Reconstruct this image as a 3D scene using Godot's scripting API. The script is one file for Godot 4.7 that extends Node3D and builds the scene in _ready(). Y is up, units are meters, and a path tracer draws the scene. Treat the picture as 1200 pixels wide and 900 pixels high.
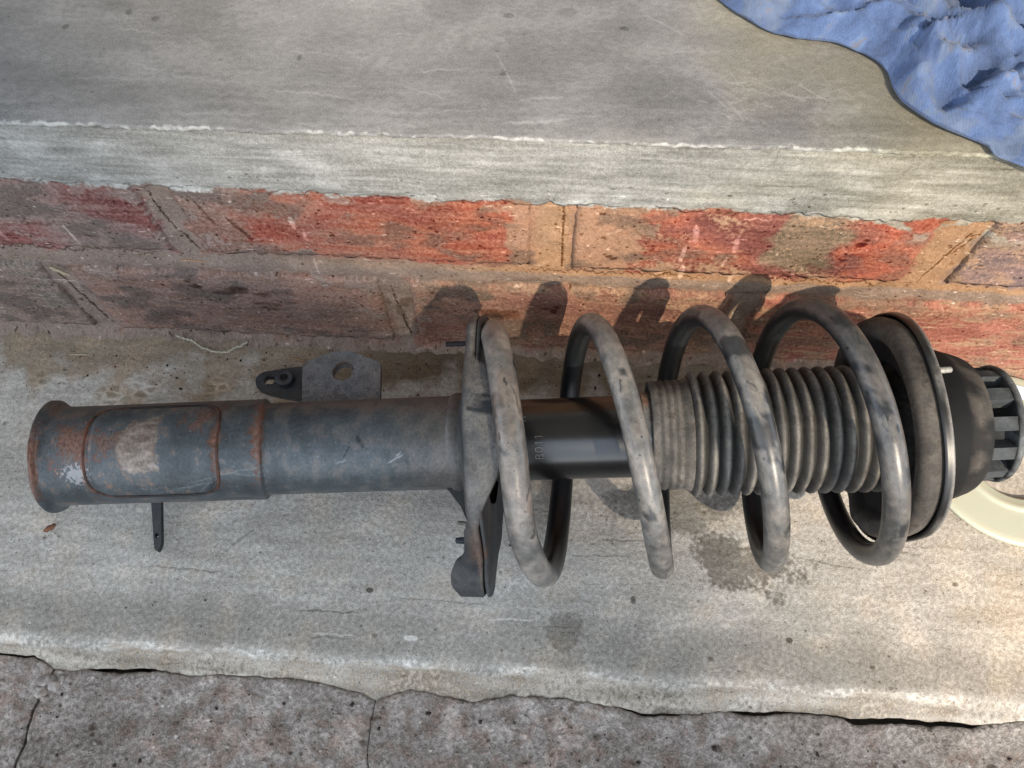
extends Node3D
# A worn suspension strut lying on a concrete step in front of a brick riser.
# World: x along the step, y up, z towards the viewer; the riser stands at z = 0, the step lies at y = 0.

const RISE := 0.211          # height of the upper step
const HALF := 0.45           # half width that one texture covers

# ------------------------------------------------------------------ painting surfaces
class Pad:
	# a grey overlay (128 = nothing) into which scratches, specks and blots are stamped
	var w: int
	var h: int
	var d := PackedByteArray()
	var r := RandomNumberGenerator.new()
	func _init(width: int, height: int, sd: int) -> void:
		w = width
		h = height
		d.resize(w * h)
		d.fill(128)
		r.seed = sd
	func spot(x: float, y: float, rx: float, ry: float, val: float, soft := 0.35) -> void:
		var j0 := maxi(0, int(y - ry) - 1)
		var j1 := mini(h - 1, int(y + ry) + 1)
		var i0 := maxi(0, int(x - rx) - 1)
		var i1 := mini(w - 1, int(x + rx) + 1)
		for j in range(j0, j1 + 1):
			for i in range(i0, i1 + 1):
				var q := ((i - x) / rx) * ((i - x) / rx) + ((j - y) / ry) * ((j - y) / ry)
				if q < 1.0:
					var k := minf(1.0, (1.0 - q) / soft)
					d[j * w + i] = int(clampf(lerpf(d[j * w + i], 128.0 + val, k), 0, 255))
	func line(x0: float, y0: float, x1: float, y1: float, wd: float, val: float, wob := 0.6) -> void:
		var n := int(maxf(2.0, Vector2(x1 - x0, y1 - y0).length() / maxf(0.6, wd * 0.7)))
		var off := 0.0
		for k in n + 1:
			var t := float(k) / n
			off = off * 0.9 + r.randf_range(-wob, wob)
			var fade := minf(1.0, minf(t, 1.0 - t) * 5.0 + 0.25)
			if r.randf() < 0.9:
				spot(lerpf(x0, x1, t), lerpf(y0, y1, t) + off, wd * fade + 0.35, wd * fade + 0.35, val * r.randf_range(0.6, 1.0), 0.8)
	func specks(n: int, rmin: float, rmax: float, vmin: float, vmax: float, x0 := 0.0, y0 := 0.0, x1 := -1.0, y1 := -1.0) -> void:
		if x1 < 0.0:
			x1 = w
			y1 = h
		for k in n:
			var q := rmin + (rmax - rmin) * pow(r.randf(), 3.0)
			spot(r.randf_range(x0, x1), r.randf_range(y0, y1), q * r.randf_range(0.8, 1.6), q, r.randf_range(vmin, vmax), 0.7)

func field(sd: int, w: int, h: int, wave: float, oct := 4, sx := 1.0, sy := 1.0, kind := FastNoiseLite.TYPE_SIMPLEX_SMOOTH) -> PackedByteArray:
	var n := FastNoiseLite.new()
	n.seed = sd
	n.noise_type = kind
	n.frequency = 1.0 / wave
	n.fractal_type = FastNoiseLite.FRACTAL_FBM if oct > 1 else FastNoiseLite.FRACTAL_NONE
	n.fractal_octaves = oct
	if kind == FastNoiseLite.TYPE_CELLULAR:
		n.cellular_return_type = FastNoiseLite.RETURN_DISTANCE2_SUB
	var im := n.get_image(int(ceil(w / sx)), int(ceil(h / sy)), false, false, true)
	if sx != 1.0 or sy != 1.0:
		im.resize(w, h, Image.INTERPOLATE_CUBIC)
	return im.get_data()

func stepf(a: float, b: float, x: float) -> float:
	var t := clampf((x - a) / (b - a), 0.0, 1.0)
	return t * t * (3.0 - 2.0 * t)

func grey_image(w: int, h: int, d: PackedByteArray) -> Image:
	return Image.create_from_data(w, h, false, Image.FORMAT_L8, d)

# lower step: x -HALF..HALF, z 0..0.246
func paint_step() -> Array:
	var W := 2048
	var H := 560
	var ppm := W / (2.0 * HALF)
	var A := field(1, W, H, 620, 4)
	var B := field(2, W, H, 110, 4)
	var C := field(3, W, H, 9, 3)
	var G := field(4, W, H, 2.3, 2)
	var S := field(5, W, H, 22, 4, 9.0, 1.0)
	var M := field(7, W, H, 90, 5)
	var K := field(8, W, H, 13, 1, 1.5, 1.0, FastNoiseLite.TYPE_CELLULAR)
	var P := Pad.new(W, H, 11)
	P.specks(4200, 0.7, 1.8, -70, -20)
	P.specks(2600, 0.6, 1.6, 15, 45)
	P.specks(160, 1.0, 4.5, -75, -40)
	for k in 95:
		var x := P.r.randf_range(0, W)
		var y := P.r.randf_range(60, H * 0.93)
		var l := P.r.randf_range(14, 90)
		var s := P.r.randf_range(-0.12, 0.05)
		P.line(x, y, x + l, y + l * s, P.r.randf_range(0.4, 0.9), P.r.randf_range(-52, 40))
	for k in 26:
		var x := P.r.randf_range(0, W)
		var y := P.r.randf_range(100, H * 0.8)
		var g := P.r.randf_range(-2.6, 2.6)
		var l := P.r.randf_range(20, 60)
		P.line(x, y, x + l * cos(g), y + l * sin(g), 0.6, P.r.randf_range(-45, 30), 1.4)
	# the scratches one can point at
	for q in [[-0.146, 0.1876, -0.109, 0.1863, 0.9, -60], [-0.135, 0.2005, -0.109, 0.2003, 1.1, 48], [-0.137, 0.2026, -0.113, 0.2022, 0.8, -40], [-0.203, 0.158, -0.184, 0.138, 1.6, -40], [0.036, 0.133, 0.074, 0.131, 0.9, -62], [-0.03, 0.186, 0.0, 0.184, 0.9, 46], [-0.245, 0.166, -0.2, 0.1675, 0.8, -50], [0.16, 0.137, 0.205, 0.143, 0.8, -45], [0.19, 0.123, 0.235, 0.131, 0.7, -45], [-0.09, 0.176, -0.03, 0.1775, 0.8, -46]]:
		P.line((q[0] + HALF) * ppm, q[1] * ppm, (q[2] + HALF) * ppm, q[3] * ppm, q[4] * 1.2, q[5])
	P.spot((-0.1041 + HALF) * ppm, 0.1727 * ppm, 5.5, 4, -95)
	P.spot((0.058 + HALF) * ppm, 0.169 * ppm, 4, 6, -80)
	P.spot((0.150 + HALF) * ppm, 0.187 * ppm, 5, 4, -85)
	P.spot((-0.075 + HALF) * ppm, 0.1995 * ppm, 11, 4, 60)
	var out := PackedByteArray()
	out.resize(W * H * 4)
	var hb := PackedByteArray()
	hb.resize(W * H)
	var i := 0
	for y in H:
		var z := y / ppm
		for px in W:
			var x := px / ppm - HALF
			var a := (A[i] - 128) / 128.0
			var b := (B[i] - 128) / 128.0
			var c := (C[i] - 128) / 128.0
			var g := (G[i] - 128) / 128.0
			var s := (S[i] - 128) / 128.0
			var m := (M[i] - 128) / 128.0
			var o := (P.d[i] - 128) * 1.0
			var L := 158.0 + a * 11.0 + b * 5.0 + c * 19.0 + g * 30.0 + s * 12.0 + m * 6.0 + o * 0.75
			var warm := stepf(0.02, 0.30, x + a * 0.1) * 4.0 + maxf(0.0, m) * 6.0
			# pale trowelled plate with chalky bloom
			L += stepf(0.1, 0.6, b * 0.6 + c * 0.7 + m * 0.4) * 6.0
			# dirt that gathers along the wall, and a darker tone left of the middle
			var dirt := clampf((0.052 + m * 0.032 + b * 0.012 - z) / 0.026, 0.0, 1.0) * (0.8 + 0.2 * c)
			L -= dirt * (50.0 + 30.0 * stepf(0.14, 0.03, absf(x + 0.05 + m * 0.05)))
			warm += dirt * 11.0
			# scaly efflorescence at the left
			var sc := clampf(1.0 - absf(z - 0.047 + a * 0.01) / 0.022, 0.0, 1.0) * clampf((-0.215 - x + m * 0.06) / 0.04, 0.0, 1.0)
			if sc > 0.0:
				var k := K[i] / 255.0
				L += sc * (stepf(0.42, 0.06, k + c * 0.3 + g * 0.2) * 50.0 - 18.0) * clampf(0.65 + b * 1.6, 0.0, 1.0)
			# smooth dark trowel band before the edge
			var band := stepf(0.176 + m * 0.01, 0.197, z) * stepf(0.2135, 0.207, z + b * 0.002)
			L -= band * (22.0 + s * 16.0)
			# chalky nosing and worn strip
			var lip := stepf(0.2118, 0.2136, z + b * 0.0016 + s * 0.0016 + c * 0.0008) 
			var worn := stepf(0.2150, 0.2180, z + s * 0.004 + c * 0.002 + m * 0.002)
			L += lip * (1.0 - worn) * (8.0 + c * 22.0 + b * 14.0 + s * 16.0)
			if worn > 0.0:
				var br := stepf(-0.1, 0.3, m * 0.4 + c * 0.55 + b * 0.3 + a * 0.35 - 0.02 - maxf(0.0, x) * 0.6)
				L -= worn * (16.0 + br * 34.0 - c * 20.0 - s * 14.0)
				warm = lerpf(warm, 3.0 + br * 4.0, worn)
			# oil stains
			var d1 := Vector2((x - 0.131) / 0.028, (z - 0.142) / 0.021).length() + b * 0.55 + c * 0.22 + m * 0.3
			L *= 1.0 - 0.30 * stepf(1.05, 0.72, d1)
			var d2 := Vector2((x - 0.0165) / 0.0105, (z - 0.191) / 0.0115).length() + b * 0.3 + c * 0.14
			L *= 1.0 - 0.14 * stepf(1.1, 0.8, d2)
			var d3 := Vector2((x - 0.085) / 0.05, (z - 0.108) / 0.02).length() + m * 0.5 + c * 0.2
			L *= 1.0 - 0.22 * stepf(1.1, 0.5, d3)
			# ochre stain at the far right
			var oc := stepf(0.9, 0.2, Vector2((x - 0.31) / 0.07, (z - 0.165) / 0.035).length() + m * 0.5)
			warm += oc * 6.0
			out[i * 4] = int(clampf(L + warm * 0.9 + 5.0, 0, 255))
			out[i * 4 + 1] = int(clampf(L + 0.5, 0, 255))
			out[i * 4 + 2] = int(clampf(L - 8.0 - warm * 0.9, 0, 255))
			out[i * 4 + 3] = 255
			hb[i] = int(clampf(128.0 + c * 30.0 + g * 34.0 + b * 14.0 + o * 0.35 - band * g * 24.0 + sc * stepf(110, 20, K[i]) * 30.0 + lip * c * 30.0, 0, 255))
			i += 1
	return [Image.create_from_data(W, H, false, Image.FORMAT_RGBA8, out), grey_image(W, H, hb)]

# upper step: x -HALF..HALF, z -0.225..0
func paint_tread() -> Array:
	var W := 2048
	var H := 512
	var ppm := W / (2.0 * HALF)
	var A := field(21, W, H, 420, 4)
	var B := field(22, W, H, 90, 4, 1.6, 1.0)
	var C := field(23, W, H, 9, 3, 1.6, 1.0)
	var G := field(24, W, H, 2.6, 2)
	var S := field(25, W, H, 16, 4, 10.0, 1.0)
	var P := Pad.new(W, H, 31)
	P.specks(500, 0.8, 2.6, -40, -12)
	P.specks(500, 0.8, 2.0, 10, 34)
	for q in [[-0.232, -0.083], [-0.216, -0.079], [-0.262, -0.071], [-0.134, -0.053], [-0.14, -0.125], [-0.03, -0.045], [-0.03, -0.088], [-0.08, -0.115], [0.03, -0.08]]:
		P.spot((q[0] + HALF) * ppm, (q[1] + 0.225) * ppm, P.r.randf_range(3, 7), P.r.randf_range(3, 6), -52)
	P.spot((-0.24 + HALF) * ppm, (-0.088 + 0.225) * ppm, 26, 13, -24, 0.9)
	P.spot((0.0 + HALF) * ppm, (-0.092 + 0.225) * ppm, 14, 11, -30, 0.6)
	# chalk-like scrapes
	for q in [[-0.22, -0.045, -0.175, -0.033, 2.0, 34], [-0.24, -0.072, -0.2, -0.066, 1.4, 30], [-0.145, -0.03, -0.1, -0.025, 1.3, 36], [-0.075, -0.045, -0.05, -0.047, 1.2, 44], [-0.08, -0.036, -0.055, -0.026, 0.9, 36], [-0.035, -0.06, -0.022, -0.032, 1.3, 34], [-0.02, -0.028, 0.0, -0.031, 1.8, 40], [-0.028, -0.012, 0.005, -0.016, 2.4, 48], [-0.09, -0.015, -0.03, -0.02, 1.2, 30], [0.04, -0.092, 0.062, -0.076, 1.6, 34], [-0.14, -0.058, -0.115, -0.054, 0.8, 30]]:
		P.line((q[0] + HALF) * ppm, (q[1] + 0.225) * ppm, (q[2] + HALF) * ppm, (q[3] + 0.225) * ppm, q[4], q[5], 0.9)
	for k in 46:  # the scratched nest left of the cloth
		var cx := P.r.randfn(0.098, 0.018)
		var cz := P.r.randfn(-0.037, 0.009)
		var g := P.r.randf_range(-0.9, 1.1)
		var l := P.r.randf_range(0.004, 0.02)
		P.line((cx + HALF) * ppm, (cz + 0.225) * ppm, (cx + l * cos(g) + HALF) * ppm, (cz + l * sin(g) + 0.225) * ppm, P.r.randf_range(0.5, 1.3), P.r.randf_range(16, 48), 1.0)
	for k in 90:
		var x := P.r.randf_range(0, W)
		var y := 512.0 - absf(P.r.randfn(0, 60)) - 4.0
		var l := P.r.randf_range(15, 90)
		P.line(x, y, x + l, y + P.r.randf_range(-7, 3), P.r.randf_range(0.4, 1.1), P.r.randf_range(-24, 34), 0.5)
	for k in 60:
		var x := P.r.randf_range(0, W)
		var y := P.r.randf_range(180, 490)
		var g := P.r.randf_range(0, TAU)
		var l := P.r.randf_range(8, 46)
		P.line(x, y, x + l * cos(g), y + l * sin(g) * 0.6, P.r.randf_range(0.4, 1.2), P.r.randf_range(-14, 30), 1.4)
	var out := PackedByteArray()
	out.resize(W * H * 4)
	var hb := PackedByteArray()
	hb.resize(W * H)
	var i := 0
	for y in H:
		var z := y / ppm - 0.221
		for px in W:
			var x := px / ppm - HALF
			var a := (A[i] - 128) / 128.0
			var b := (B[i] - 128) / 128.0
			var c := (C[i] - 128) / 128.0
			var g := (G[i] - 128) / 128.0
			var s := (S[i] - 128) / 128.0
			var o := (P.d[i] - 128) * 1.0
			var near := stepf(-0.05, -0.012, z)
			var right := stepf(0.02, 0.16, x + a * 0.09 + z * 0.3)
			var L := 108.0 + a * 13.0 + b * 8.0 + c * 8.0 + g * 17.0 + s * (3.0 + 8.0 * near) + o * 0.44
			L += stepf(0.1, 0.55, b + c * 0.4) * 4.0
			var r := L + right * 6.0 + 1.0
			var gr := L + right * 2.0
			var bl := L - 2.0 - right * 11.0
			# chalky white lip at the very edge
			var lip := 0.62 * stepf(0.0, 0.0010, z - 0.0008 + b * 0.0022 + c * 0.0018 + g * 0.0006)
			r = lerpf(r, 142.0 + c * 34.0 + b * 24.0, lip)
			gr = lerpf(gr, 143.0 + c * 34.0 + b * 24.0, lip)
			bl = lerpf(bl, 138.0 + c * 34.0 + b * 24.0 - right * 14.0, lip)
			out[i * 4] = int(clampf(r, 0, 255))
			out[i * 4 + 1] = int(clampf(gr, 0, 255))
			out[i * 4 + 2] = int(clampf(bl, 0, 255))
			out[i * 4 + 3] = 255
			hb[i] = int(clampf(128.0 + c * 16.0 + g * 12.0 + b * 16.0 + o * 0.6 + s * 20.0 * near + lip * c * 40.0, 0, 255))
			i += 1
	return [Image.create_from_data(W, H, false, Image.FORMAT_RGBA8, out), grey_image(W, H, hb)]

# bricks of the riser: x0, x1, y0, y1, two colours (sRGB)
var BRICKS := [
	[-0.62, -0.449, 0.101, 0.17, Color8(126, 72, 62), Color8(140, 96, 82)],
	[-0.437, -0.230, 0.101, 0.17, Color8(122, 66, 58), Color8(132, 100, 90)],
	[-0.214, -0.012, 0.101, 0.17, Color8(140, 62, 44), Color8(158, 74, 46)],
	[0.008, 0.204, 0.100, 0.17, Color8(122, 64, 52), Color8(152, 74, 50)],
	[0.226, 0.428, 0.100, 0.17, Color8(112, 92, 90), Color8(130, 100, 88)],
	[0.440, 0.62, 0.100, 0.17, Color8(140, 70, 50), Color8(120, 80, 70)],
	[-0.536, -0.327, 0.006, 0.085, Color8(114, 102, 88), Color8(124, 96, 80)],
	[-0.313, -0.108, 0.005, 0.084, Color8(138, 104, 86), Color8(146, 96, 74)],
	[-0.094, 0.112, 0.005, 0.083, Color8(142, 92, 72), Color8(156, 104, 78)],
	[0.127, 0.330, 0.004, 0.082, Color8(158, 88, 68), Color8(166, 96, 74)],
	[0.344, 0.545, 0.004, 0.082, Color8(130, 80, 64), Color8(150, 90, 70)]]

# riser: x -HALF..HALF, y 0.225..0 (row 0 is the top)
func paint_riser() -> Array:
	var W := 2048
	var H := 512
	var ppm := W / (2.0 * HALF)
	var A := field(41, W, H, 300, 4)
	var B := field(42, W, H, 70, 4, 1.5, 1.0)
	var C := field(43, W, H, 8, 3)
	var G := field(44, W, H, 2.2, 2)
	var S := field(45, W, H, 12, 4, 12.0, 1.0)
	var M := field(46, W, H, 46, 5, 1.4, 1.0)
	var N := field(47, W, H, 130, 4, 2.0, 1.0)
	var P := Pad.new(W, H, 51)
	P.specks(3600, 0.7, 2.4, -80, -25, 0, 110, W, H)
	P.specks(1100, 0.6, 2.4, 26, 80, 0, 110, W, H)
	for k in 1500:
		var x := P.r.randf_range(0, W)
		var y := P.r.randf_range(130, H)
		P.line(x, y, x + P.r.randf_range(2, 13), y + P.r.randf_range(-1.5, 1.5), P.r.randf_range(0.3, 0.9), P.r.randf_range(-50, 70), 0.6)
	P.specks(200, 0.8, 2.4, -45, 40, 0, 0, W, 150)
	for k in 150:
		var x := P.r.randf_range(0, W)
		var y := P.r.randf_range(30, 140)
		var l := P.r.randf_range(14, 80)
		P.line(x, y, x + l, y + P.r.randf_range(-3, 3), P.r.randf_range(0.35, 0.8), P.r.randf_range(-38, 32), 0.4)
	for k in 80:
		var x := P.r.randf_range(0, W)
		var y := P.r.randf_range(150, H)
		var l := P.r.randf_range(8, 40)
		P.line(x, y, x + l, y + P.r.randf_range(-8, 8), P.r.randf_range(0.4, 1.1), P.r.randf_range(-50, 60), 1.2)
	# crevices where bricks and mortar have parted
	for q in [[-0.2265, 0.157, -0.2235, 0.128, 2.2], [-0.2235, 0.128, -0.2155, 0.102, 2.6], [-0.3235, 0.082, -0.3165, 0.012, 3.2], [0.0035, 0.160, 0.0045, 0.099, 2.6], [0.2215, 0.150, 0.2130, 0.1, 2.4], [0.224, 0.146, 0.2205, 0.128, 4.0], [-0.1035, 0.072, -0.0985, 0.012, 3.2], [-0.24, 0.1, -0.36, 0.1005, 1.0], [-0.02, 0.0985, 0.09, 0.0975, 1.0], [0.12, 0.0985, 0.2, 0.098, 1.0]]:
		P.line((q[0] + HALF) * ppm, (0.225 - q[1]) * ppm, (q[2] + HALF) * ppm, (0.225 - q[3]) * ppm, q[4] * 0.6, -84, 2.2)
		for k in 16:
			var t := P.r.randf()
			P.spot((lerpf(q[0], q[2], t) + HALF) * ppm + P.r.randfn(0, q[4]), (0.225 - lerpf(q[1], q[3], t)) * ppm, q[4] * P.r.randf_range(0.3, 1.1), q[4] * P.r.randf_range(0.5, 1.6), P.r.randf_range(-80, 40), 0.9)
	for q in [[-0.187, 0.139, -0.178, 0.118, 3.0, -54], [-0.2, 0.152, -0.196, 0.13, 2.4, -40], [-0.345, 0.07, -0.31, 0.06, 1.4, 50], [-0.147, 0.1, -0.147, 0.082, 2.2, 34]]:
		P.line((q[0] + HALF) * ppm, (0.225 - q[1]) * ppm, (q[2] + HALF) * ppm, (0.225 - q[3]) * ppm, q[4], q[5], 1.0)
	# dark burnt marks and drips on single bricks
	for q in [[0.033, 0.117, 10, 8, -70], [0.026, 0.133, 5, 4, -60], [0.055, 0.124, 7, 3, -60], [0.17, 0.135, 13, 9, -80], [0.163, 0.122, 6, 4, -60], [-0.128, 0.128, 6, 4, -90], [-0.21, 0.062, 34, 14, -46], [-0.235, 0.069, 14, 9, -56], [-0.19, 0.045, 22, 12, -40], [-0.028, 0.05, 36, 22, -40], [-0.1, 0.055, 12, 26, -40], [0.0, 0.06, 16, 10, -50]]:
		for k in 5:
			P.spot((q[0] + HALF) * ppm + P.r.randfn(0, q[2] * 0.5), (0.225 - q[1]) * ppm + P.r.randfn(0, q[3] * 0.5), q[2] * P.r.randf_range(0.3, 0.7), q[3] * P.r.randf_range(0.3, 0.7), q[4] * P.r.randf_range(0.6, 1.0), 0.8)
	for q in [[0.076, 0.145], [0.073, 0.13], [0.1, 0.14], [0.098, 0.12], [0.075, 0.112], [0.105, 0.105], [-0.15, 0.14], [-0.145, 0.13], [-0.335, 0.12], [-0.29, 0.125]]:
		P.line((q[0] + HALF) * ppm, (0.225 - q[1]) * ppm, (q[0] + HALF) * ppm + P.r.randf_range(-5, 5), (0.225 - q[1]) * ppm + P.r.randf_range(20, 44), P.r.randf_range(2.0, 4.5), 56, 1.6)
	var out := PackedByteArray()
	out.resize(W * H * 4)
	var hb := PackedByteArray()
	hb.resize(W * H)
	var i := 0
	for j in H:
		var y := 0.225 - j / ppm
		for px in W:
			var x := px / ppm - HALF
			var a := (A[i] - 128) / 128.0
			var b := (B[i] - 128) / 128.0
			var c := (C[i] - 128) / 128.0
			var g := (G[i] - 128) / 128.0
			var s := (S[i] - 128) / 128.0
			var m := (M[i] - 128) / 128.0
			var n := (N[i] - 128) / 128.0
			var o := (P.d[i] - 128) * 1.0
			var warm := stepf(-0.17, 0.02, x + n * 0.06)
			# mortar: grey brown at the left, sandy orange towards the right
			var up := stepf(0.0925, 0.0955, y + b * 0.002)
			var ora := warm * (0.25 + 0.75 * up)
			var r := lerpf(132.0, 160.0, ora) + c * 13.0 + b * 10.0
			var gr := lerpf(116.0, 124.0, ora) + c * 13.0 + b * 9.0
			var bl := lerpf(104.0, 92.0, ora) + c * 12.0 + b * 8.0
			var on := 0.0
			for q in BRICKS:
				if x > q[0] - 0.006 and x < q[1] + 0.006 and y > q[2] - 0.006 and y < q[3] + 0.006:
					var d := minf(minf(x - q[0], q[1] - x), minf(y - q[2], q[3] - y)) + b * 0.0050 + c * 0.0026
					on = stepf(-0.0020, 0.0022, d)
					var t := clampf(0.5 + n * 1.6 + b * 0.6, 0.0, 1.0)
					var cr := lerpf(q[4].r, q[5].r, t) * 255.0
					var cg := lerpf(q[4].g, q[5].g, t) * 255.0
					var cb := lerpf(q[4].b, q[5].b, t) * 255.0
					var v := b * 20.0 + c * 24.0 + s * 14.0 + a * 10.0
					# smears of mortar left on the face, more of them near the edges
					var sm := stepf(0.0, 0.62, m * 0.75 + c * 0.45 + g * 0.2 + n * 0.4 + 0.40 * stepf(0.024, 0.002, d) - 0.04)
					if q[0] == 0.008:   # the brick right of the middle joint: sandy third, dark red, olive, then orange red
						sm = maxf(sm, stepf(0.052, 0.036, x + b * 0.03 + m * 0.014) * 0.92)
						var ol := stepf(0.0, 0.5, 1.0 - absf(x - 0.138 + m * 0.012) / 0.026) * stepf(0.103, 0.118, y + m * 0.012)
						cr = lerpf(cr, 118.0, ol)
						cg = lerpf(cg, 96.0, ol)
						cb = lerpf(cb, 72.0, ol)
						var rd := stepf(0.160, 0.176, x + m * 0.02)
						cr = lerpf(cr, 166.0, rd)
						cg = lerpf(cg, 76.0, rd)
						cb = lerpf(cb, 50.0, rd)
						sm *= 1.0 - 0.6 * rd
					elif q[0] == -0.214:  # dusty left end, bright red right half, sandy right end
						var du := stepf(-0.168, -0.19, x + m * 0.03)
						cr = lerpf(cr, 124.0, du * 0.8)
						cg = lerpf(cg, 94.0, du * 0.8)
						cb = lerpf(cb, 78.0, du * 0.8)
						sm *= 0.55 + 0.45 * stepf(-0.12, -0.15, x)
						sm = maxf(sm, stepf(-0.03, -0.022, x + m * 0.01) * 0.9)
					elif q[0] == 0.226:
						v += stepf(0.1, 0.4, m) * 14.0
					elif q[0] == 0.127:
						sm = maxf(sm * 0.8, stepf(0.2, 0.46, s + m * 0.3))
					sm = maxf(sm, stepf(0.15, 0.6, m + b * 0.5 + c * 0.3 + stepf(0.138, 0.160, y) * 0.75 - 0.5) * 0.8)
					var mr := lerpf(142.0, 170.0, warm) + c * 14.0
					var mg := lerpf(124.0, 132.0, warm) + c * 13.0
					var mb := lerpf(112.0, 96.0, warm) + c * 12.0
					# sooty patches and grime, plus a darker tone low on the wall
					var soot_dark := clampf(0.14 * stepf(0.1, 0.06, y) + 0.7 * stepf(0.05, 0.5, n * 0.9 + m * 0.5 + b * 0.3 - 0.05), 0.0, 0.85) * (1.0 - 0.3 * stepf(0.1, 0.2, x))
					# dust film
					var film := clampf(0.40 - 0.16 * warm + n * 0.5 + s * 0.3 + c * 0.2, 0.08, 0.72) * (1.0 - 0.45 * warm)
					cr = lerpf(cr + v, mr, maxf(sm * 0.88, film))
					cg = lerpf(cg + v * 0.75, mg, maxf(sm * 0.88, film))
					cb = lerpf(cb + v * 0.65, mb, maxf(sm * 0.88, film))
					var gy := (cr + cg + cb) / 3.0
					cr = lerpf(lerpf(cr, gy, 0.14), 58.0 + c * 16.0, soot_dark * 0.55)
					cg = lerpf(lerpf(cg, gy + 4.0, 0.14), 52.0 + c * 16.0, soot_dark * 0.55)
					cb = lerpf(lerpf(cb, gy + 4.0, 0.18), 48.0 + c * 15.0, soot_dark * 0.55)
					r = lerpf(r, cr, on)
					gr = lerpf(gr, cg, on)
					bl = lerpf(bl, cb, on)
			# plaster of the nosing, with a ragged lower border
			var pl := stepf(-0.0014, 0.0014, y - 0.1605 + x * 0.011 + b * 0.004 + m * 0.0035 + c * 0.0012)
			if x > 0.16:
				pl = maxf(pl, stepf(0.0, 0.2, m + (x - 0.26) * 2.0) * stepf(0.135, 0.15, y) * 0.85)
			if pl > 0.0:
				var rt := stepf(0.04, 0.22, x + n * 0.06)
				var v2 := 144.0 + n * 16.0 + s * 20.0 + b * 9.0 + c * 15.0 + m * 9.0 - warm * 6.0 - rt * 6.0
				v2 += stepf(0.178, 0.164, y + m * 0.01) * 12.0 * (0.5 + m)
				v2 -= stepf(0.198, 0.207, y + b * 0.006 + m * 0.004) * 20.0 * (1.0 - 0.6 * rt)  # shade under the overhanging lip painted in, weaker to the right
				v2 += stepf(0.2, 0.6, b + m * 0.6) * 7.0
				r = lerpf(r, v2 + 2.0 + rt * 4.0, pl)
				gr = lerpf(gr, v2 + 1.0, pl)
				bl = lerpf(bl, v2 - 6.0 - rt * 9.0, pl)
			var k2 := 0.85 - 0.25 * pl
			r *= 0.86
			gr *= 0.86
			bl *= 0.87
			out[i * 4] = int(clampf(r + o * k2 + g * 25.0, 0, 255))
			out[i * 4 + 1] = int(clampf(gr + o * k2 + g * 25.0, 0, 255))
			out[i * 4 + 2] = int(clampf(bl + o * k2 + g * 25.0, 0, 255))
			out[i * 4 + 3] = 255
			hb[i] = int(clampf(128.0 + c * (44.0 - 22.0 * pl) + g * 24.0 + m * 40.0 * (1.0 - pl) + s * (12.0 + 22.0 * pl) + o * 0.25, 0, 255))
			i += 1
	return [Image.create_from_data(W, H, false, Image.FORMAT_RGBA8, out), grey_image(W, H, hb)]

# pavement before the step: x -HALF..HALF, z 0.215..0.44
func paint_pavement() -> Array:
	var W := 2048
	var H := 512
	var A := field(61, W, H, 260, 4)
	var B := field(62, W, H, 60, 4)
	var C := field(63, W, H, 9, 4)
	var G := field(64, W, H, 2.6, 2)
	var M := field(66, W, H, 34, 4)
	var P := Pad.new(W, H, 71)
	P.specks(2600, 0.8, 3.0, -70, -20)
	P.specks(1300, 0.8, 2.4, 24, 70)
	P.specks(420, 2.0, 8.0, -62, -28)
	P.specks(160, 1.5, 5.0, 25, 60)
	var out := PackedByteArray()
	out.resize(W * H * 4)
	var hb := PackedByteArray()
	hb.resize(W * H)
	for i in W * H:
		var a := (A[i] - 128) / 128.0
		var b := (B[i] - 128) / 128.0
		var c := (C[i] - 128) / 128.0
		var g := (G[i] - 128) / 128.0
		var m := (M[i] - 128) / 128.0
		var o := (P.d[i] - 128) * 1.0
		# cement spilt over the slabs along the step
		var ce := stepf(0.256, 0.228, 0.215 + (i / W) * 0.225 / H + m * 0.014 + a * 0.012 + c * 0.004)
		var L := 119.0 + ce * 17.0 + a * 14.0 + b * 11.0 + c * 32.0 + g * 30.0 + o * 0.7
		L += stepf(0.1, 0.6, b + a * 0.6 + c * 0.4) * 10.0
		var br := stepf(0.0, 0.5, m * 0.8 + a * 0.3 + c * 0.5) * (1.0 - 0.7 * ce)
		L -= br * 22.0
		var rd := 0.55 * stepf(0.22, 0.5, a * 0.8 + b * 0.5 - 0.02)
		out[i * 4] = int(clampf(L + 6.0 + br * 8.0 + rd * 5.0, 0, 255))
		out[i * 4 + 1] = int(clampf(L - 1.0 + br * 2.0 - rd * 1.0, 0, 255))
		out[i * 4 + 2] = int(clampf(L - 8.0 - rd * 4.0, 0, 255))
		out[i * 4 + 3] = 255
		hb[i] = int(clampf(128.0 + c * 46.0 + g * 26.0 + b * 26.0 + o * 0.5, 0, 255))
	return [Image.create_from_data(W, H, false, Image.FORMAT_RGBA8, out), grey_image(W, H, hb)]

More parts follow.
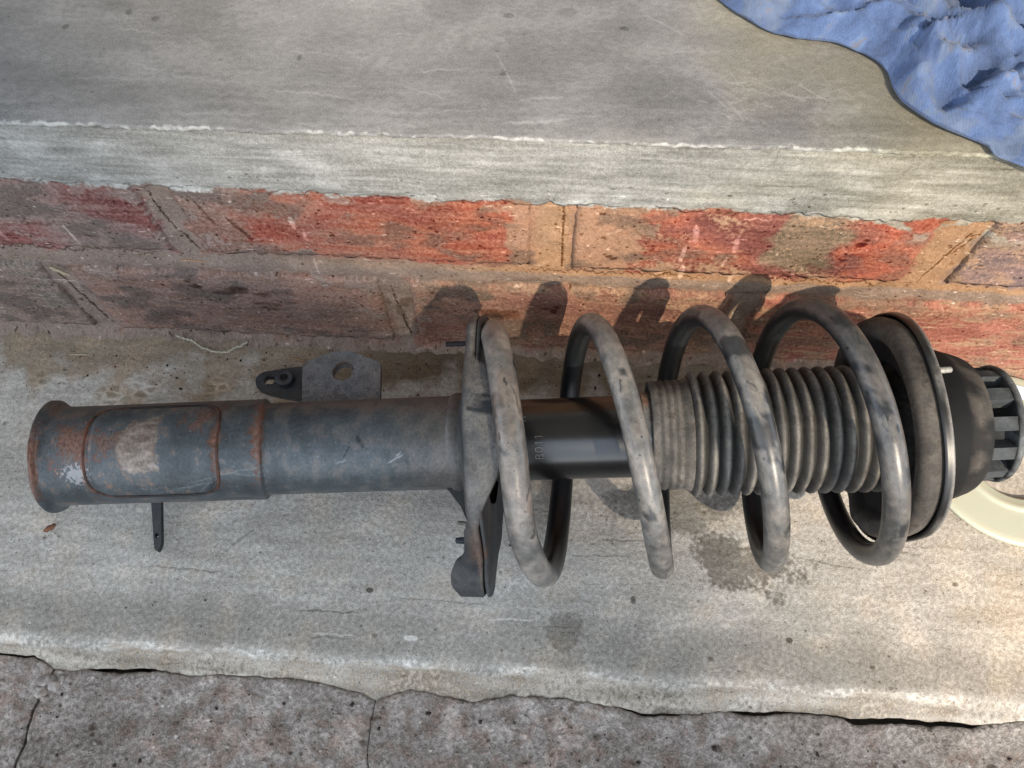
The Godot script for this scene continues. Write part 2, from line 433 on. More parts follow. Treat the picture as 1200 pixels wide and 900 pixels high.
# sleeve of the strut: columns s -0.005..0.265, rows angle 0..360 (0 faces the viewer, 90 up, 180 the wall)
func paint_sleeve() -> Array:
	var W := 1024
	var H := 512
	var A := field(81, W, H, 260, 4)
	var B := field(82, W, H, 50, 4)
	var C := field(83, W, H, 9, 3)
	var G := field(84, W, H, 2.6, 2)
	var S := field(85, W, H, 12, 3, 5.0, 1.0)
	var P := Pad.new(W, H, 91)
	P.specks(1500, 0.6, 1.8, -40, -10)
	P.specks(1300, 0.6, 1.5, 14, 70)
	var ps := W / 0.27
	var pa := H / 360.0
	for q in [[0.195, 68, 0.190, 52, 1.2, -60], [0.198, 76, 0.203, 62, 5.0, -56], [0.215, 44, 0.224, 54, 1.6, 90], [0.22, 52, 0.223, 57, 2.2, 70], [0.186, 46, 0.192, 50, 0.9, 60], [0.1, 30, 0.14, 48, 0.8, 40], [0.09, 22, 0.12, 34, 0.8, 46], [0.105, 18, 0.113, 30, 0.8, 50], [0.125, 40, 0.14, 34, 0.6, 40], [0.15, 116, 0.156, 122, 1.0, 40], [0.244, 100, 0.25, 112, 1.0, -50]]:
		P.line((q[0] + 0.005) * ps, q[1] * pa, (q[2] + 0.005) * ps, q[3] * pa, q[4], q[5])
	for k in 40:
		P.spot((P.r.randfn(0.085, 0.01) + 0.005) * ps, P.r.randfn(20, 4) * pa, 2.0, 1.4, 46, 0.9)
	for k in 60:
		P.spot((P.r.randf_range(0.2, 0.245) + 0.005) * ps, P.r.randf_range(30, 80) * pa, P.r.randf_range(0.6, 1.6), P.r.randf_range(0.6, 1.4), 60, 0.9)
	var out := PackedByteArray()
	out.resize(W * H * 4)
	var hb := PackedByteArray()
	hb.resize(W * H)
	var i := 0
	for j in H:
		var an := j / pa
		for px in W:
			var s := px / ps - 0.005
			var a := (A[i] - 128) / 128.0
			var b := (B[i] - 128) / 128.0
			var c := (C[i] - 128) / 128.0
			var g := (G[i] - 128) / 128.0
			var t := (S[i] - 128) / 128.0
			var o := (P.d[i] - 128) * 1.0
			var L := 66.0 + a * 13.0 + b * 11.0 + c * 9.0 + g * 8.0 + t * 6.0 + o * 0.8
			var r := L - 4.0
			var gr := L + 1.5
			var bl := L + 4.0
			# brown dust on the flank towards the wall and near the spring seat
			var du := stepf(100.0, 140.0, an + b * 24.0) * stepf(300.0, 200.0, an)
			du = maxf(du, stepf(0.205, 0.245, s + b * 0.02) * 0.7)
			du = maxf(du, stepf(0.32, 0.5, b + a * 0.4) * 0.5)
			r = lerpf(r, 100.0 + c * 12.0, du * 0.75)
			gr = lerpf(gr, 90.0 + c * 12.0, du * 0.75)
			bl = lerpf(bl, 82.0 + c * 11.0, du * 0.75)
			# rust
			var ru := 0.0
			ru = maxf(ru, stepf(1.0, 0.6, Vector2((s - 0.034) / 0.012, (an - 78.0) / 26.0).length() + b * 0.9 + c * 0.5 + c * 0.5 + g * 0.45))
			ru = maxf(ru, stepf(1.0, 0.5, Vector2((s - 0.006) / 0.007, (an - 62.0) / 42.0).length() + b * 0.5 + c * 0.5 + g * 0.45))
			ru = maxf(ru, stepf(1.0, 0.55, Vector2((s - 0.0405) / 0.0028, (an - 62.0) / 48.0).length() + b * 0.5 + c * 0.2 + c * 0.5 + g * 0.45))
			ru = maxf(ru, stepf(1.0, 0.5, Vector2((s - 0.118) / 0.0028, (an - 78.0) / 50.0).length() + b * 0.6 + c * 0.3 + c * 0.5 + g * 0.45))
			ru = maxf(ru, stepf(1.0, 0.5, Vector2((s - 0.136) / 0.0035, (an - 84.0) / 52.0).length() + b * 0.6 + c * 0.4 + c * 0.5 + g * 0.45))
			ru = maxf(ru, 0.75 * stepf(1.0, 0.5, Vector2((s - 0.112) / 0.012, (an - 106.0) / 18.0).length() + b * 1.1 + c * 0.6))
			ru = maxf(ru, 0.7 * stepf(1.0, 0.5, Vector2((s - 0.055) / 0.012, (an - 80.0) / 16.0).length() + b * 1.3 + c * 0.9))
			ru = maxf(ru, 0.6 * stepf(0.4, 0.62, b * 0.8 + c * 0.6 + a * 0.4) * stepf(0.15, 0.1, s))
			r = lerpf(r, 106.0 + c * 40.0 + g * 24.0, ru * 0.9)
			gr = lerpf(gr, 72.0 + c * 32.0 + g * 20.0, ru * 0.9)
			bl = lerpf(bl, 56.0 + c * 24.0 + g * 16.0, ru * 0.9)
			# patch where a label has worn away: rounded left, straight right
			var lx := (s - 0.073) / 0.0115
			var la := (an - 74.0 - lx * 5.0) / 30.0
			var ed := maxf(absf(la), absf(lx)) if lx > -0.2 else Vector2((lx + 0.2) * 1.25, la).length()
			var lb := stepf(1.06, 0.97, ed + b * 0.3 + c * 0.2 + g * 0.1) 
			var v := 112.0 + t * 30.0 + c * 24.0 + g * 14.0 - la * 8.0
			r = lerpf(r, v + 6.0, lb * 0.85)
			gr = lerpf(gr, v - 8.0, lb * 0.85)
			bl = lerpf(bl, v - 20.0, lb * 0.85)
			# pale scrape below the rust patch
			var sw := stepf(0.95, 0.6, Vector2((s - 0.036) / 0.008, (an - 46.0) / 12.0).length() + c * 0.9 + b * 0.4)
			r = lerpf(r, 150.0, sw * 0.7)
			gr = lerpf(gr, 150.0, sw * 0.7)
			bl = lerpf(bl, 150.0, sw * 0.7)
			out[i * 4] = int(clampf(r, 0, 255))
			out[i * 4 + 1] = int(clampf(gr, 0, 255))
			out[i * 4 + 2] = int(clampf(bl, 0, 255))
			out[i * 4 + 3] = 255
			hb[i] = int(clampf(128.0 + b * 10.0 + c * 10.0 + ru * (c * 60.0 + g * 30.0) + lb * (t * 40.0 - 20.0) + o * 0.2, 0, 255))
			i += 1
	return [Image.create_from_data(W, H, false, Image.FORMAT_RGBA8, out), grey_image(W, H, hb)]

# dusty grime for painted metal and rubber: multiplies the vertex colour; repeats
func paint_grime() -> Array:
	var W := 512
	var n := FastNoiseLite.new()
	n.seed = 5
	n.frequency = 0.02
	n.fractal_octaves = 5
	var B := n.get_seamless_image(W, W, false, false, 0.2).get_data()
	n.seed = 6
	n.frequency = 0.11
	var C := n.get_seamless_image(W, W, false, false, 0.2).get_data()
	n.seed = 8
	n.frequency = 0.33
	var G := n.get_seamless_image(W, W, false, false, 0.2).get_data()
	var P := Pad.new(W, W, 13)
	P.specks(1100, 0.6, 1.9, 20, 90)
	P.specks(700, 0.6, 2.6, -80, -20)
	for k in 26:
		var g := P.r.randf_range(0, TAU)
		var l := P.r.randf_range(6, 40)
		var x := P.r.randf_range(30, W - 30)
		var y := P.r.randf_range(30, W - 30)
		P.line(x, y, x + l * cos(g), y + l * sin(g), P.r.randf_range(0.4, 1.4), P.r.randf_range(-60, 70), 0.7)
	var out := PackedByteArray()
	out.resize(W * W * 4)
	var hb := PackedByteArray()
	hb.resize(W * W)
	for i in W * W:
		var b := (B[i] - 128) / 128.0
		var c := (C[i] - 128) / 128.0
		var g := (G[i] - 128) / 128.0
		var o := (P.d[i] - 128) * 1.0
		var L := 206.0 + b * 46.0 + c * 34.0 + g * 26.0 + o * 0.8
		L -= stepf(0.34, 0.5, b + c * 0.3) * 70.0
		out[i * 4] = int(clampf(L + b * 6.0, 0, 255))
		out[i * 4 + 1] = int(clampf(L, 0, 255))
		out[i * 4 + 2] = int(clampf(L - b * 6.0, 0, 255))
		out[i * 4 + 3] = 255
		hb[i] = int(clampf(128.0 + c * 34.0 + g * 30.0 + b * 20.0 + o * 0.2, 0, 255))
	return [Image.create_from_data(W, W, false, Image.FORMAT_RGBA8, out), grey_image(W, W, hb)]

# spring wire: columns run along 0.53 m of it, rows round it; multiplies the vertex colour
func paint_wire() -> Array:
	var W := 2048
	var H := 128
	var A := field(141, W, H, 200, 4, 2.0, 1.0)
	var B := field(142, W, H, 46, 4, 1.8, 1.0)
	var C := field(143, W, H, 12, 3, 1.6, 1.0)
	var G := field(144, W, H, 2.6, 2)
	var P := Pad.new(W, H, 145)
	P.specks(1400, 0.6, 1.6, 20, 100)
	P.specks(1200, 0.6, 2.2, -90, -20)
	for k in 70:
		var x := P.r.randf_range(0, W)
		var y := P.r.randf_range(0, H)
		P.line(x, y, x + P.r.randf_range(-30, 60), y + P.r.randf_range(-12, 12), P.r.randf_range(0.5, 1.6), P.r.randf_range(-90, 80), 0.8)
	for k in 17:   # knocks that go through the dust to the black paint
		var x := P.r.randf_range(0, W)
		var y := P.r.randf_range(0, H)
		for q in P.r.randi_range(1, 7):
			P.spot(x + P.r.randfn(0, 22), y + P.r.randfn(0, 7), P.r.randf_range(3, 15), P.r.randf_range(1.5, 6), P.r.randf_range(-110, -60), 0.6)
	var out := PackedByteArray()
	out.resize(W * H * 4)
	var hb := PackedByteArray()
	hb.resize(W * H)
	for i in W * H:
		var a := (A[i] - 128) / 128.0
		var b := (B[i] - 128) / 128.0
		var c := (C[i] - 128) / 128.0
		var g := (G[i] - 128) / 128.0
		var o := P.d[i] - 128.0
		var L := 208.0 + a * 24.0 + b * 34.0 + c * 26.0 + g * 26.0 + o * (1.15 if o < 0.0 else 0.7)
		var dark := clampf(-o / 110.0, 0.0, 1.0)
		out[i * 4] = int(clampf(L + b * 8.0 - dark * 12.0, 0, 255))
		out[i * 4 + 1] = int(clampf(L - dark * 4.0, 0, 255))
		out[i * 4 + 2] = int(clampf(L - b * 6.0 + dark * 6.0, 0, 255))
		out[i * 4 + 3] = 255
		hb[i] = int(clampf(128.0 + c * 34.0 + g * 30.0 + o * 0.25, 0, 255))
	return [Image.create_from_data(W, H, false, Image.FORMAT_RGBA8, out), grey_image(W, H, hb)]

# work cloth: stains over u (along the hem) and v (inwards); and its twill, repeated
func paint_cloth() -> Array:
	var W := 1024
	var H := 512
	var A := field(101, W, H, 240, 4)
	var B := field(102, W, H, 60, 4)
	var C := field(103, W, H, 14, 3)
	var G := field(104, W, H, 2.6, 2)
	var out := PackedByteArray()
	out.resize(W * H * 4)
	var i := 0
	for j in H:
		var v := j * 0.2 / H
		for px in W:
			var u := px * 0.4 / W
			var a := (A[i] - 128) / 128.0
			var b := (B[i] - 128) / 128.0
			var c := (C[i] - 128) / 128.0
			var g := (G[i] - 128) / 128.0
			var L := 1.0 + a * 0.16 + b * 0.15 + c * 0.07 + g * 0.12
			var r := 74.0 * L
			var gr := 91.0 * L
			var bl := 124.0 * L
			var fade := stepf(0.1, 0.5, b + a * 0.5)
			r = lerpf(r, 112.0, fade * 0.4)
			gr = lerpf(gr, 134.0, fade * 0.4)
			bl = lerpf(bl, 166.0, fade * 0.4)
			var gm := stepf(-0.02, 0.42, a * 0.8 + b * 0.6 + c * 0.25) * 0.5
			for q in [[0.175, 0.030, 0.020, 0.016], [0.205, 0.055, 0.022, 0.02], [0.16, 0.075, 0.03, 0.02], [0.21, 0.1, 0.03, 0.03], [0.245, 0.02, 0.016, 0.01]]:
				gm = maxf(gm, 0.8 * stepf(1.0, 0.35, Vector2((u - q[0]) / q[2], (v - q[1]) / q[3]).length() + b * 0.9 + c * 0.3))
			r = lerpf(r, 76.0 + c * 14.0, gm * 0.8)
			gr = lerpf(gr, 76.0 + c * 14.0, gm * 0.8)
			bl = lerpf(bl, 78.0 + c * 14.0, gm * 0.8)
			var rs := stepf(0.56, 0.74, b * 0.7 + c * 0.65 - a * 0.1) * 0.7
			r = lerpf(r, 112.0, rs * 0.45)
			gr = lerpf(gr, 88.0, rs * 0.45)
			bl = lerpf(bl, 76.0, rs * 0.45)
			out[i * 4] = int(clampf(r, 0, 255))
			out[i * 4 + 1] = int(clampf(gr, 0, 255))
			out[i * 4 + 2] = int(clampf(bl, 0, 255))
			out[i * 4 + 3] = 255
			i += 1
	var hb := PackedByteArray()
	hb.resize(W * H)
	for y in H:
		for x in W:
			hb[y * W + x] = int(128.0 + 70.0 * sin((x + y) * TAU / 4.0) + (B[y * W + x] - 128) * 0.3 + (C[y * W + x] - 128) * 0.3)
	return [Image.create_from_data(W, H, false, Image.FORMAT_RGBA8, out), grey_image(W, H, hb)]

func tex(im: Image) -> ImageTexture:
	im.generate_mipmaps()
	return ImageTexture.create_from_image(im)

func coat(called: String, pair: Array, rough: float, bump_cm: float, spec := 0.4) -> StandardMaterial3D:
	var m := StandardMaterial3D.new()
	m.resource_name = called
	m.albedo_texture = tex(pair[0])
	m.roughness = rough
	m.metallic_specular = spec
	m.heightmap_enabled = true
	m.heightmap_texture = tex(pair[1])
	m.heightmap_scale = bump_cm
	return m

func grimy(called: String, rough: float, metal: float, spec: float, bump_cm := 0.02, scale := 9.0) -> StandardMaterial3D:
	var m := StandardMaterial3D.new()
	m.resource_name = called
	m.albedo_texture = grime_tex
	m.vertex_color_use_as_albedo = true
	m.roughness = rough
	m.metallic = metal
	m.metallic_specular = spec
	m.uv1_triplanar = true
	m.uv1_scale = Vector3.ONE * scale
	m.heightmap_enabled = true
	m.heightmap_texture = grime_height
	m.heightmap_scale = bump_cm
	return m

# ------------------------------------------------------------------ meshes
class Shell:
	# vertices on grids, joined into one mesh; normals are computed, or creased where grids meet
	var p := PackedVector3Array()
	var n := PackedVector3Array()
	var t := PackedVector2Array()
	var c := PackedColorArray()
	var ix := PackedInt32Array()
	func grid(nu: int, nv: int, f: Callable, flip := false) -> Shell:
		# f(i, j) gives [position, uv, colour]; rows j, columns i
		var at := p.size()
		for j in nv + 1:
			for i in nu + 1:
				var q: Array = f.call(i, j)
				p.append(q[0])
				t.append(q[1])
				c.append(q[2] if q.size() > 2 else Color.WHITE)
				n.append(Vector3.ZERO)
		var first := ix.size()
		for j in nv:
			for i in nu:
				var a := at + j * (nu + 1) + i
				var b := a + 1
				var d := a + nu + 1
				var e := d + 1
				if flip:
					ix.append_array([a, d, b, b, d, e])
				else:
					ix.append_array([a, b, d, b, e, d])
		smooth(first, at)
		# a grid that closes on itself: share the normals along its seam
		for j in nv + 1:
			var l := at + j * (nu + 1)
			var r := l + nu
			if p[l].distance_squared_to(p[r]) < 1e-12:
				var s := (n[l] + n[r]).normalized()
				n[l] = s
				n[r] = s
		return self
	func smooth(first: int, at: int) -> void:
		for k in range(first, ix.size(), 3):
			var a := ix[k]
			var b := ix[k + 1]
			var d := ix[k + 2]
			var m := (p[d] - p[a]).cross(p[b] - p[a])
			n[a] += m
			n[b] += m
			n[d] += m
		for k in range(at, p.size()):
			n[k] = n[k].normalized() if n[k].length_squared() > 0.0 else Vector3.UP
	func face(pts: PackedVector3Array, col := Color.WHITE, flip := false) -> Shell:
		# a flat convex polygon
		var at := p.size()
		for q in pts:
			p.append(q)
			t.append(Vector2(q.x, q.z))
			c.append(col)
			n.append(Vector3.ZERO)
		var first := ix.size()
		for k in range(1, pts.size() - 1):
			if flip:
				ix.append_array([at, at + k + 1, at + k])
			else:
				ix.append_array([at, at + k, at + k + 1])
		smooth(first, at)
		return self
	func mesh(base := Vector3.ZERO) -> ArrayMesh:
		var v := p.duplicate()
		if base != Vector3.ZERO:
			for k in v.size():
				v[k] -= base
		var arr := []
		arr.resize(Mesh.ARRAY_MAX)
		arr[Mesh.ARRAY_VERTEX] = v
		arr[Mesh.ARRAY_NORMAL] = n
		arr[Mesh.ARRAY_TEX_UV] = t
		arr[Mesh.ARRAY_COLOR] = c
		arr[Mesh.ARRAY_INDEX] = ix
		var m := ArrayMesh.new()
		m.add_surface_from_arrays(Mesh.PRIMITIVE_TRIANGLES, arr)
		return m

class Ax:
	# an axis with two directions across it: angle 0 faces the viewer, 90 up, 180 the wall
	var o: Vector3
	var d: Vector3
	var u: Vector3
	var v: Vector3
	func _init(from: Vector3, dir: Vector3) -> void:
		o = from
		d = dir.normalized()
		v = (Vector3(0, 0, 1) - d * d.z).normalized()
		u = v.cross(d)
		if u.y < 0.0:
			u = -u
	func out(a: float) -> Vector3:
		return v * cos(a) + u * sin(a)
	func at(s: float, r: float, a: float) -> Vector3:
		return o + d * s + out(a) * r

func lathe(sh: Shell, ax: Ax, prof: Array, seg: int, col: Callable, skew = null) -> Shell:
	# prof: [s, r] pairs; col(s, r, angle) the colour; skew(s, angle) -> [ds, dr]
	return sh.grid(seg, prof.size() - 1, func(i: int, j: int) -> Array:
		var a := TAU * i / seg
		if i == seg:
			a = 0.0
		var s: float = prof[j][0]
		var r: float = prof[j][1]
		var k := [0.0, 0.0]
		if skew != null:
			k = skew.call(s, a)
		return [ax.at(s + k[0], maxf(0.0, r + k[1]), a), Vector2((s + 0.005) / 0.27, float(i) / seg), col.call(s, r, a)])

func sweep(sh: Shell, pts: PackedVector3Array, rad: Callable, seg: int, col: Callable, caps := true) -> Shell:
	# a tube along pts; rad(k) its radius at point k, col(k, direction) its colour
	var m := pts.size()
	var up := Vector3.UP
	var frames := []
	for k in m:
		var d := (pts[mini(k + 1, m - 1)] - pts[maxi(k - 1, 0)]).normalized()
		var s := (up - d * up.dot(d)).normalized()
		if k == 0 and absf(d.y) > 0.95:
			s = (Vector3(0, 0, 1) - d * d.z).normalized()
		up = s
		frames.append([s, d.cross(s)])
	sh.grid(seg, m - 1, func(i: int, k: int) -> Array:
		var a := TAU * (i % seg) / seg
		var dir: Vector3 = frames[k][0] * cos(a) + frames[k][1] * sin(a)
		return [pts[k] + dir * rad.call(k), Vector2(k * 0.0022 / 0.53, float(i) / seg), col.call(k, dir)], true)
	if caps:
		for e in [0, m - 1]:
			var ring := PackedVector3Array()
			for i in seg:
				var a := TAU * i / seg
				ring.append(pts[e] + (frames[e][0] * cos(a) + frames[e][1] * sin(a)) * rad.call(e))
			sh.face(ring, col.call(e, Vector3.UP), e != 0)
	return sh

func slab(sh: Shell, outline: PackedVector2Array, holes: Array, to3: Callable, thick: float, col: Callable) -> Shell:
	# a plate: outline in 2-D with round holes [x, y, r]; to3(p, h) places it; the rim is rounded off
	var polys: Array[PackedVector2Array] = [outline]
	for q in holes:
		var ring := PackedVector2Array()
		for k in 20:
			ring.append(Vector2(q[0], q[1]) + Vector2(cos(TAU * k / 20), sin(TAU * k / 20)) * q[2])
		# cut the plate along a line through the hole, so that each piece is a plain polygon
		var next: Array[PackedVector2Array] = []
		for poly in polys:
			for half in [PackedVector2Array([Vector2(-9, q[1]), Vector2(9, q[1]), Vector2(9, 9), Vector2(-9, 9)]), PackedVector2Array([Vector2(-9, -9), Vector2(9, -9), Vector2(9, q[1]), Vector2(-9, q[1])])]:
				for part in Geometry2D.intersect_polygons(poly, half):
					next.append_array(Geometry2D.clip_polygons(part, ring))
		polys = next
		for side in [ring]:
			sh.grid(20, 1, func(i: int, j: int) -> Array:
				var w: Vector2 = side[i % 20]
				return [to3.call(w, thick * (0.5 - j)), w, col.call(w)])
	for poly in polys:
		var tri := Geometry2D.triangulate_polygon(poly)
		for top in [1, 0]:
			var at := sh.p.size()
			for w in poly:
				sh.p.append(to3.call(w, thick * (top - 0.5)))
				sh.t.append(w)
				sh.c.append(col.call(w))
				sh.n.append(Vector3.ZERO)
			var first := sh.ix.size()
			for k in range(0, tri.size(), 3):
				if top == 1:
					sh.ix.append_array([at + tri[k], at + tri[k + 1], at + tri[k + 2]])
				else:
					sh.ix.append_array([at + tri[k], at + tri[k + 2], at + tri[k + 1]])
			sh.smooth(first, at)
	var m := outline.size()
	sh.grid(m, 1, func(i: int, j: int) -> Array:
		var w: Vector2 = outline[i % m]
		return [to3.call(w, thick * (0.5 - j)), w, col.call(w)])
	return sh

func round_poly(pts: Array, rad: float) -> PackedVector2Array:
	var out := PackedVector2Array()
	var m := pts.size()
	for k in m:
		var a: Vector2 = pts[(k + m - 1) % m]
		var b: Vector2 = pts[k]
		var c: Vector2 = pts[(k + 1) % m]
		var r := minf(rad, 0.45 * minf(a.distance_to(b), b.distance_to(c)))
		var p0 := b + (a - b).normalized() * r
		var p1 := b + (c - b).normalized() * r
		for q in 5:
			var t := q / 4.0
			out.append(p0.lerp(b, t).lerp(b.lerp(p1, t), t))
	return out

# ------------------------------------------------------------------ things and parts
func tag(o: Node, label := "", category := "", kind := "", group := "") -> void:
	for q in [["label", label], ["category", category], ["kind", kind], ["group", group]]:
		if q[1]:
			o.set_meta(q[0], q[1])

func put(called: String, m: Mesh, material: Material, parent: Node = self) -> MeshInstance3D:
	var o := MeshInstance3D.new()
	o.name = called
	o.mesh = m
	o.material_override = material
	parent.add_child(o, true)
	return o

var grime_tex: ImageTexture
var grime_height: ImageTexture
var bump := {}

func noise(sd: int, freq: float, oct := 3) -> FastNoiseLite:
	var n := FastNoiseLite.new()
	n.seed = sd
	n.frequency = freq
	n.fractal_octaves = oct
	return n

func mirror(u: float) -> float:
	# a texture that covers 0..1 goes on mirrored beyond
	return u if u >= 0.0 and u <= 1.0 else (-u if u < 0.0 else 2.0 - u)

func lin(r: int, g: int, b: int) -> Color:
	return Color8(r, g, b).srgb_to_linear()

func _ready() -> void:
	# --- camera
	var cam := Camera3D.new()
	cam.name = "camera"
	cam.transform = Transform3D(Basis(Vector3(0.9977287, -0.01962585, -0.06443814), Vector3(-0.04832748, 0.45783644, -0.88772195), Vector3(0.04692443, 0.88881979, 0.45584808)), Vector3(0, 0.48, 0.27135))
	cam.fov = 52.98
	cam.near = 0.01
	cam.far = 60.0
	add_child(cam)
	cam.current = true
	# --- sky
	var sm := ProceduralSkyMaterial.new()
	sm.sky_top_color = Color(0.69, 0.735, 0.80)
	sm.sky_horizon_color = Color(0.96, 0.985, 1.0)
	sm.sky_curve = 0.12
	sm.ground_bottom_color = Color(0.34, 0.32, 0.30)
	sm.ground_horizon_color = Color(0.74, 0.72, 0.69)
	sm.sun_angle_max = 1.0
	var sky := Sky.new()
	sky.sky_material = sm
	var env := Environment.new()
	env.background_mode = Environment.BG_SKY
	env.sky = sky
	env.background_energy_multiplier = 1.8
	env.ambient_light_source = Environment.AMBIENT_SOURCE_SKY
	env.tonemap_mode = Environment.TONE_MAPPER_LINEAR
	env.tonemap_exposure = 2.4
	env.sdfgi_enabled = true
	env.ssao_enabled = true
	env.ssil_enabled = true
	var we := WorldEnvironment.new()
	we.name = "environment"
	we.environment = env
	add_child(we)
	# --- sun: from the front right, 38 degrees high
	var sun := DirectionalLight3D.new()
	sun.name = "sun"
	sun.light_energy = 0.88
	sun.light_color = Color(1.0, 0.935, 0.845)
	sun.light_angular_distance = 1.0
	sun.shadow_enabled = true
	add_child(sun)
	sun.look_at_from_position(Vector3(0.3205, 0.6157, 0.7199) * 10.0, Vector3.ZERO, Vector3.UP)

	# --- textures are painted side by side
	var jobs := {}
	for q in [["step", paint_step], ["tread", paint_tread], ["riser", paint_riser], ["pavement", paint_pavement], ["sleeve", paint_sleeve], ["grime", paint_grime], ["cloth", paint_cloth], ["wire", paint_wire]]:
		var th := Thread.new()
		th.start(q[1])
		jobs[q[0]] = th
	var pics := {}
	for k in jobs:
		pics[k] = jobs[k].wait_to_finish()
	grime_tex = tex(pics.grime[0])
	grime_height = tex(pics.grime[1])
	build_steps(pics)
	build_sun_blocker()
	build_added_porch()
	build_strut(pics)
	build_disc()
	build_cloth(pics)
	build_small_things()

# ------------------------------------------------------------------ the setting
const CRACK := [[-1.2, 0.224], [-0.36, 0.2225], [-0.3234, 0.2227], [-0.3045, 0.2235], [-0.2878, 0.2305], [-0.2632, 0.2282], [-0.2376, 0.2261], [-0.2007, 0.2277], [-0.1443, 0.2256], [-0.1129, 0.2298], [-0.1039, 0.2312], [-0.0922, 0.2350], [-0.0823, 0.2307], [-0.0726, 0.2278], [-0.0521, 0.2311], [-0.0344, 0.2328], [-0.0123, 0.2272], [0.02, 0.2271], [0.0521, 0.2297], [0.0668, 0.2319], [0.0864, 0.2311], [0.1035, 0.2296], [0.1206, 0.2272], [0.1595, 0.2261], [0.1834, 0.2268], [0.255, 0.2259], [0.2791, 0.2234], [1.2, 0.222]]
const GAP := [[-1.2, 0.0004], [-0.33, 0.0018], [-0.302, 0.002], [-0.297, 0.0003], [-0.27, 0.0003], [-0.258, 0.0034], [-0.232, 0.003], [-0.222, 0.0005], [0.05, 0.0004], [0.062, 0.0024], [0.082, 0.0018], [0.088, 0.0003], [0.112, 0.0003], [0.122, 0.0032], [0.142, 0.0026], [0.15, 0.0012], [0.178, 0.0012], [0.185, 0.0048], [0.22, 0.004], [0.252, 0.0034], [0.258, 0.0004], [1.2, 0.0004]]

func along(tab: Array, x: float) -> float:
	for k in range(1, tab.size()):
		if x <= tab[k][0]:
			var t: float = (x - tab[k - 1][0]) / (tab[k][0] - tab[k - 1][0])
			return lerpf(tab[k - 1][1], tab[k][1], clampf(t, 0.0, 1.0))
	return tab[tab.size() - 1][1]

func crack(x: float, n: FastNoiseLite) -> float:
	return along(CRACK, x) + n.get_noise_1d(x * 1000.0) * 0.0012 + n.get_noise_1d(x * 4200.0 + 77.0) * 0.0005

func columns_x() -> PackedFloat32Array:
	# dense where the camera looks, coarse beyond
	var xs := PackedFloat32Array()
	var x := -1.2
	while x < 1.2001:
		xs.append(x)
		x += 0.002 if x > -0.42 and x < 0.36 else (0.006 if absf(x) < 0.5 else 0.05)
	return xs

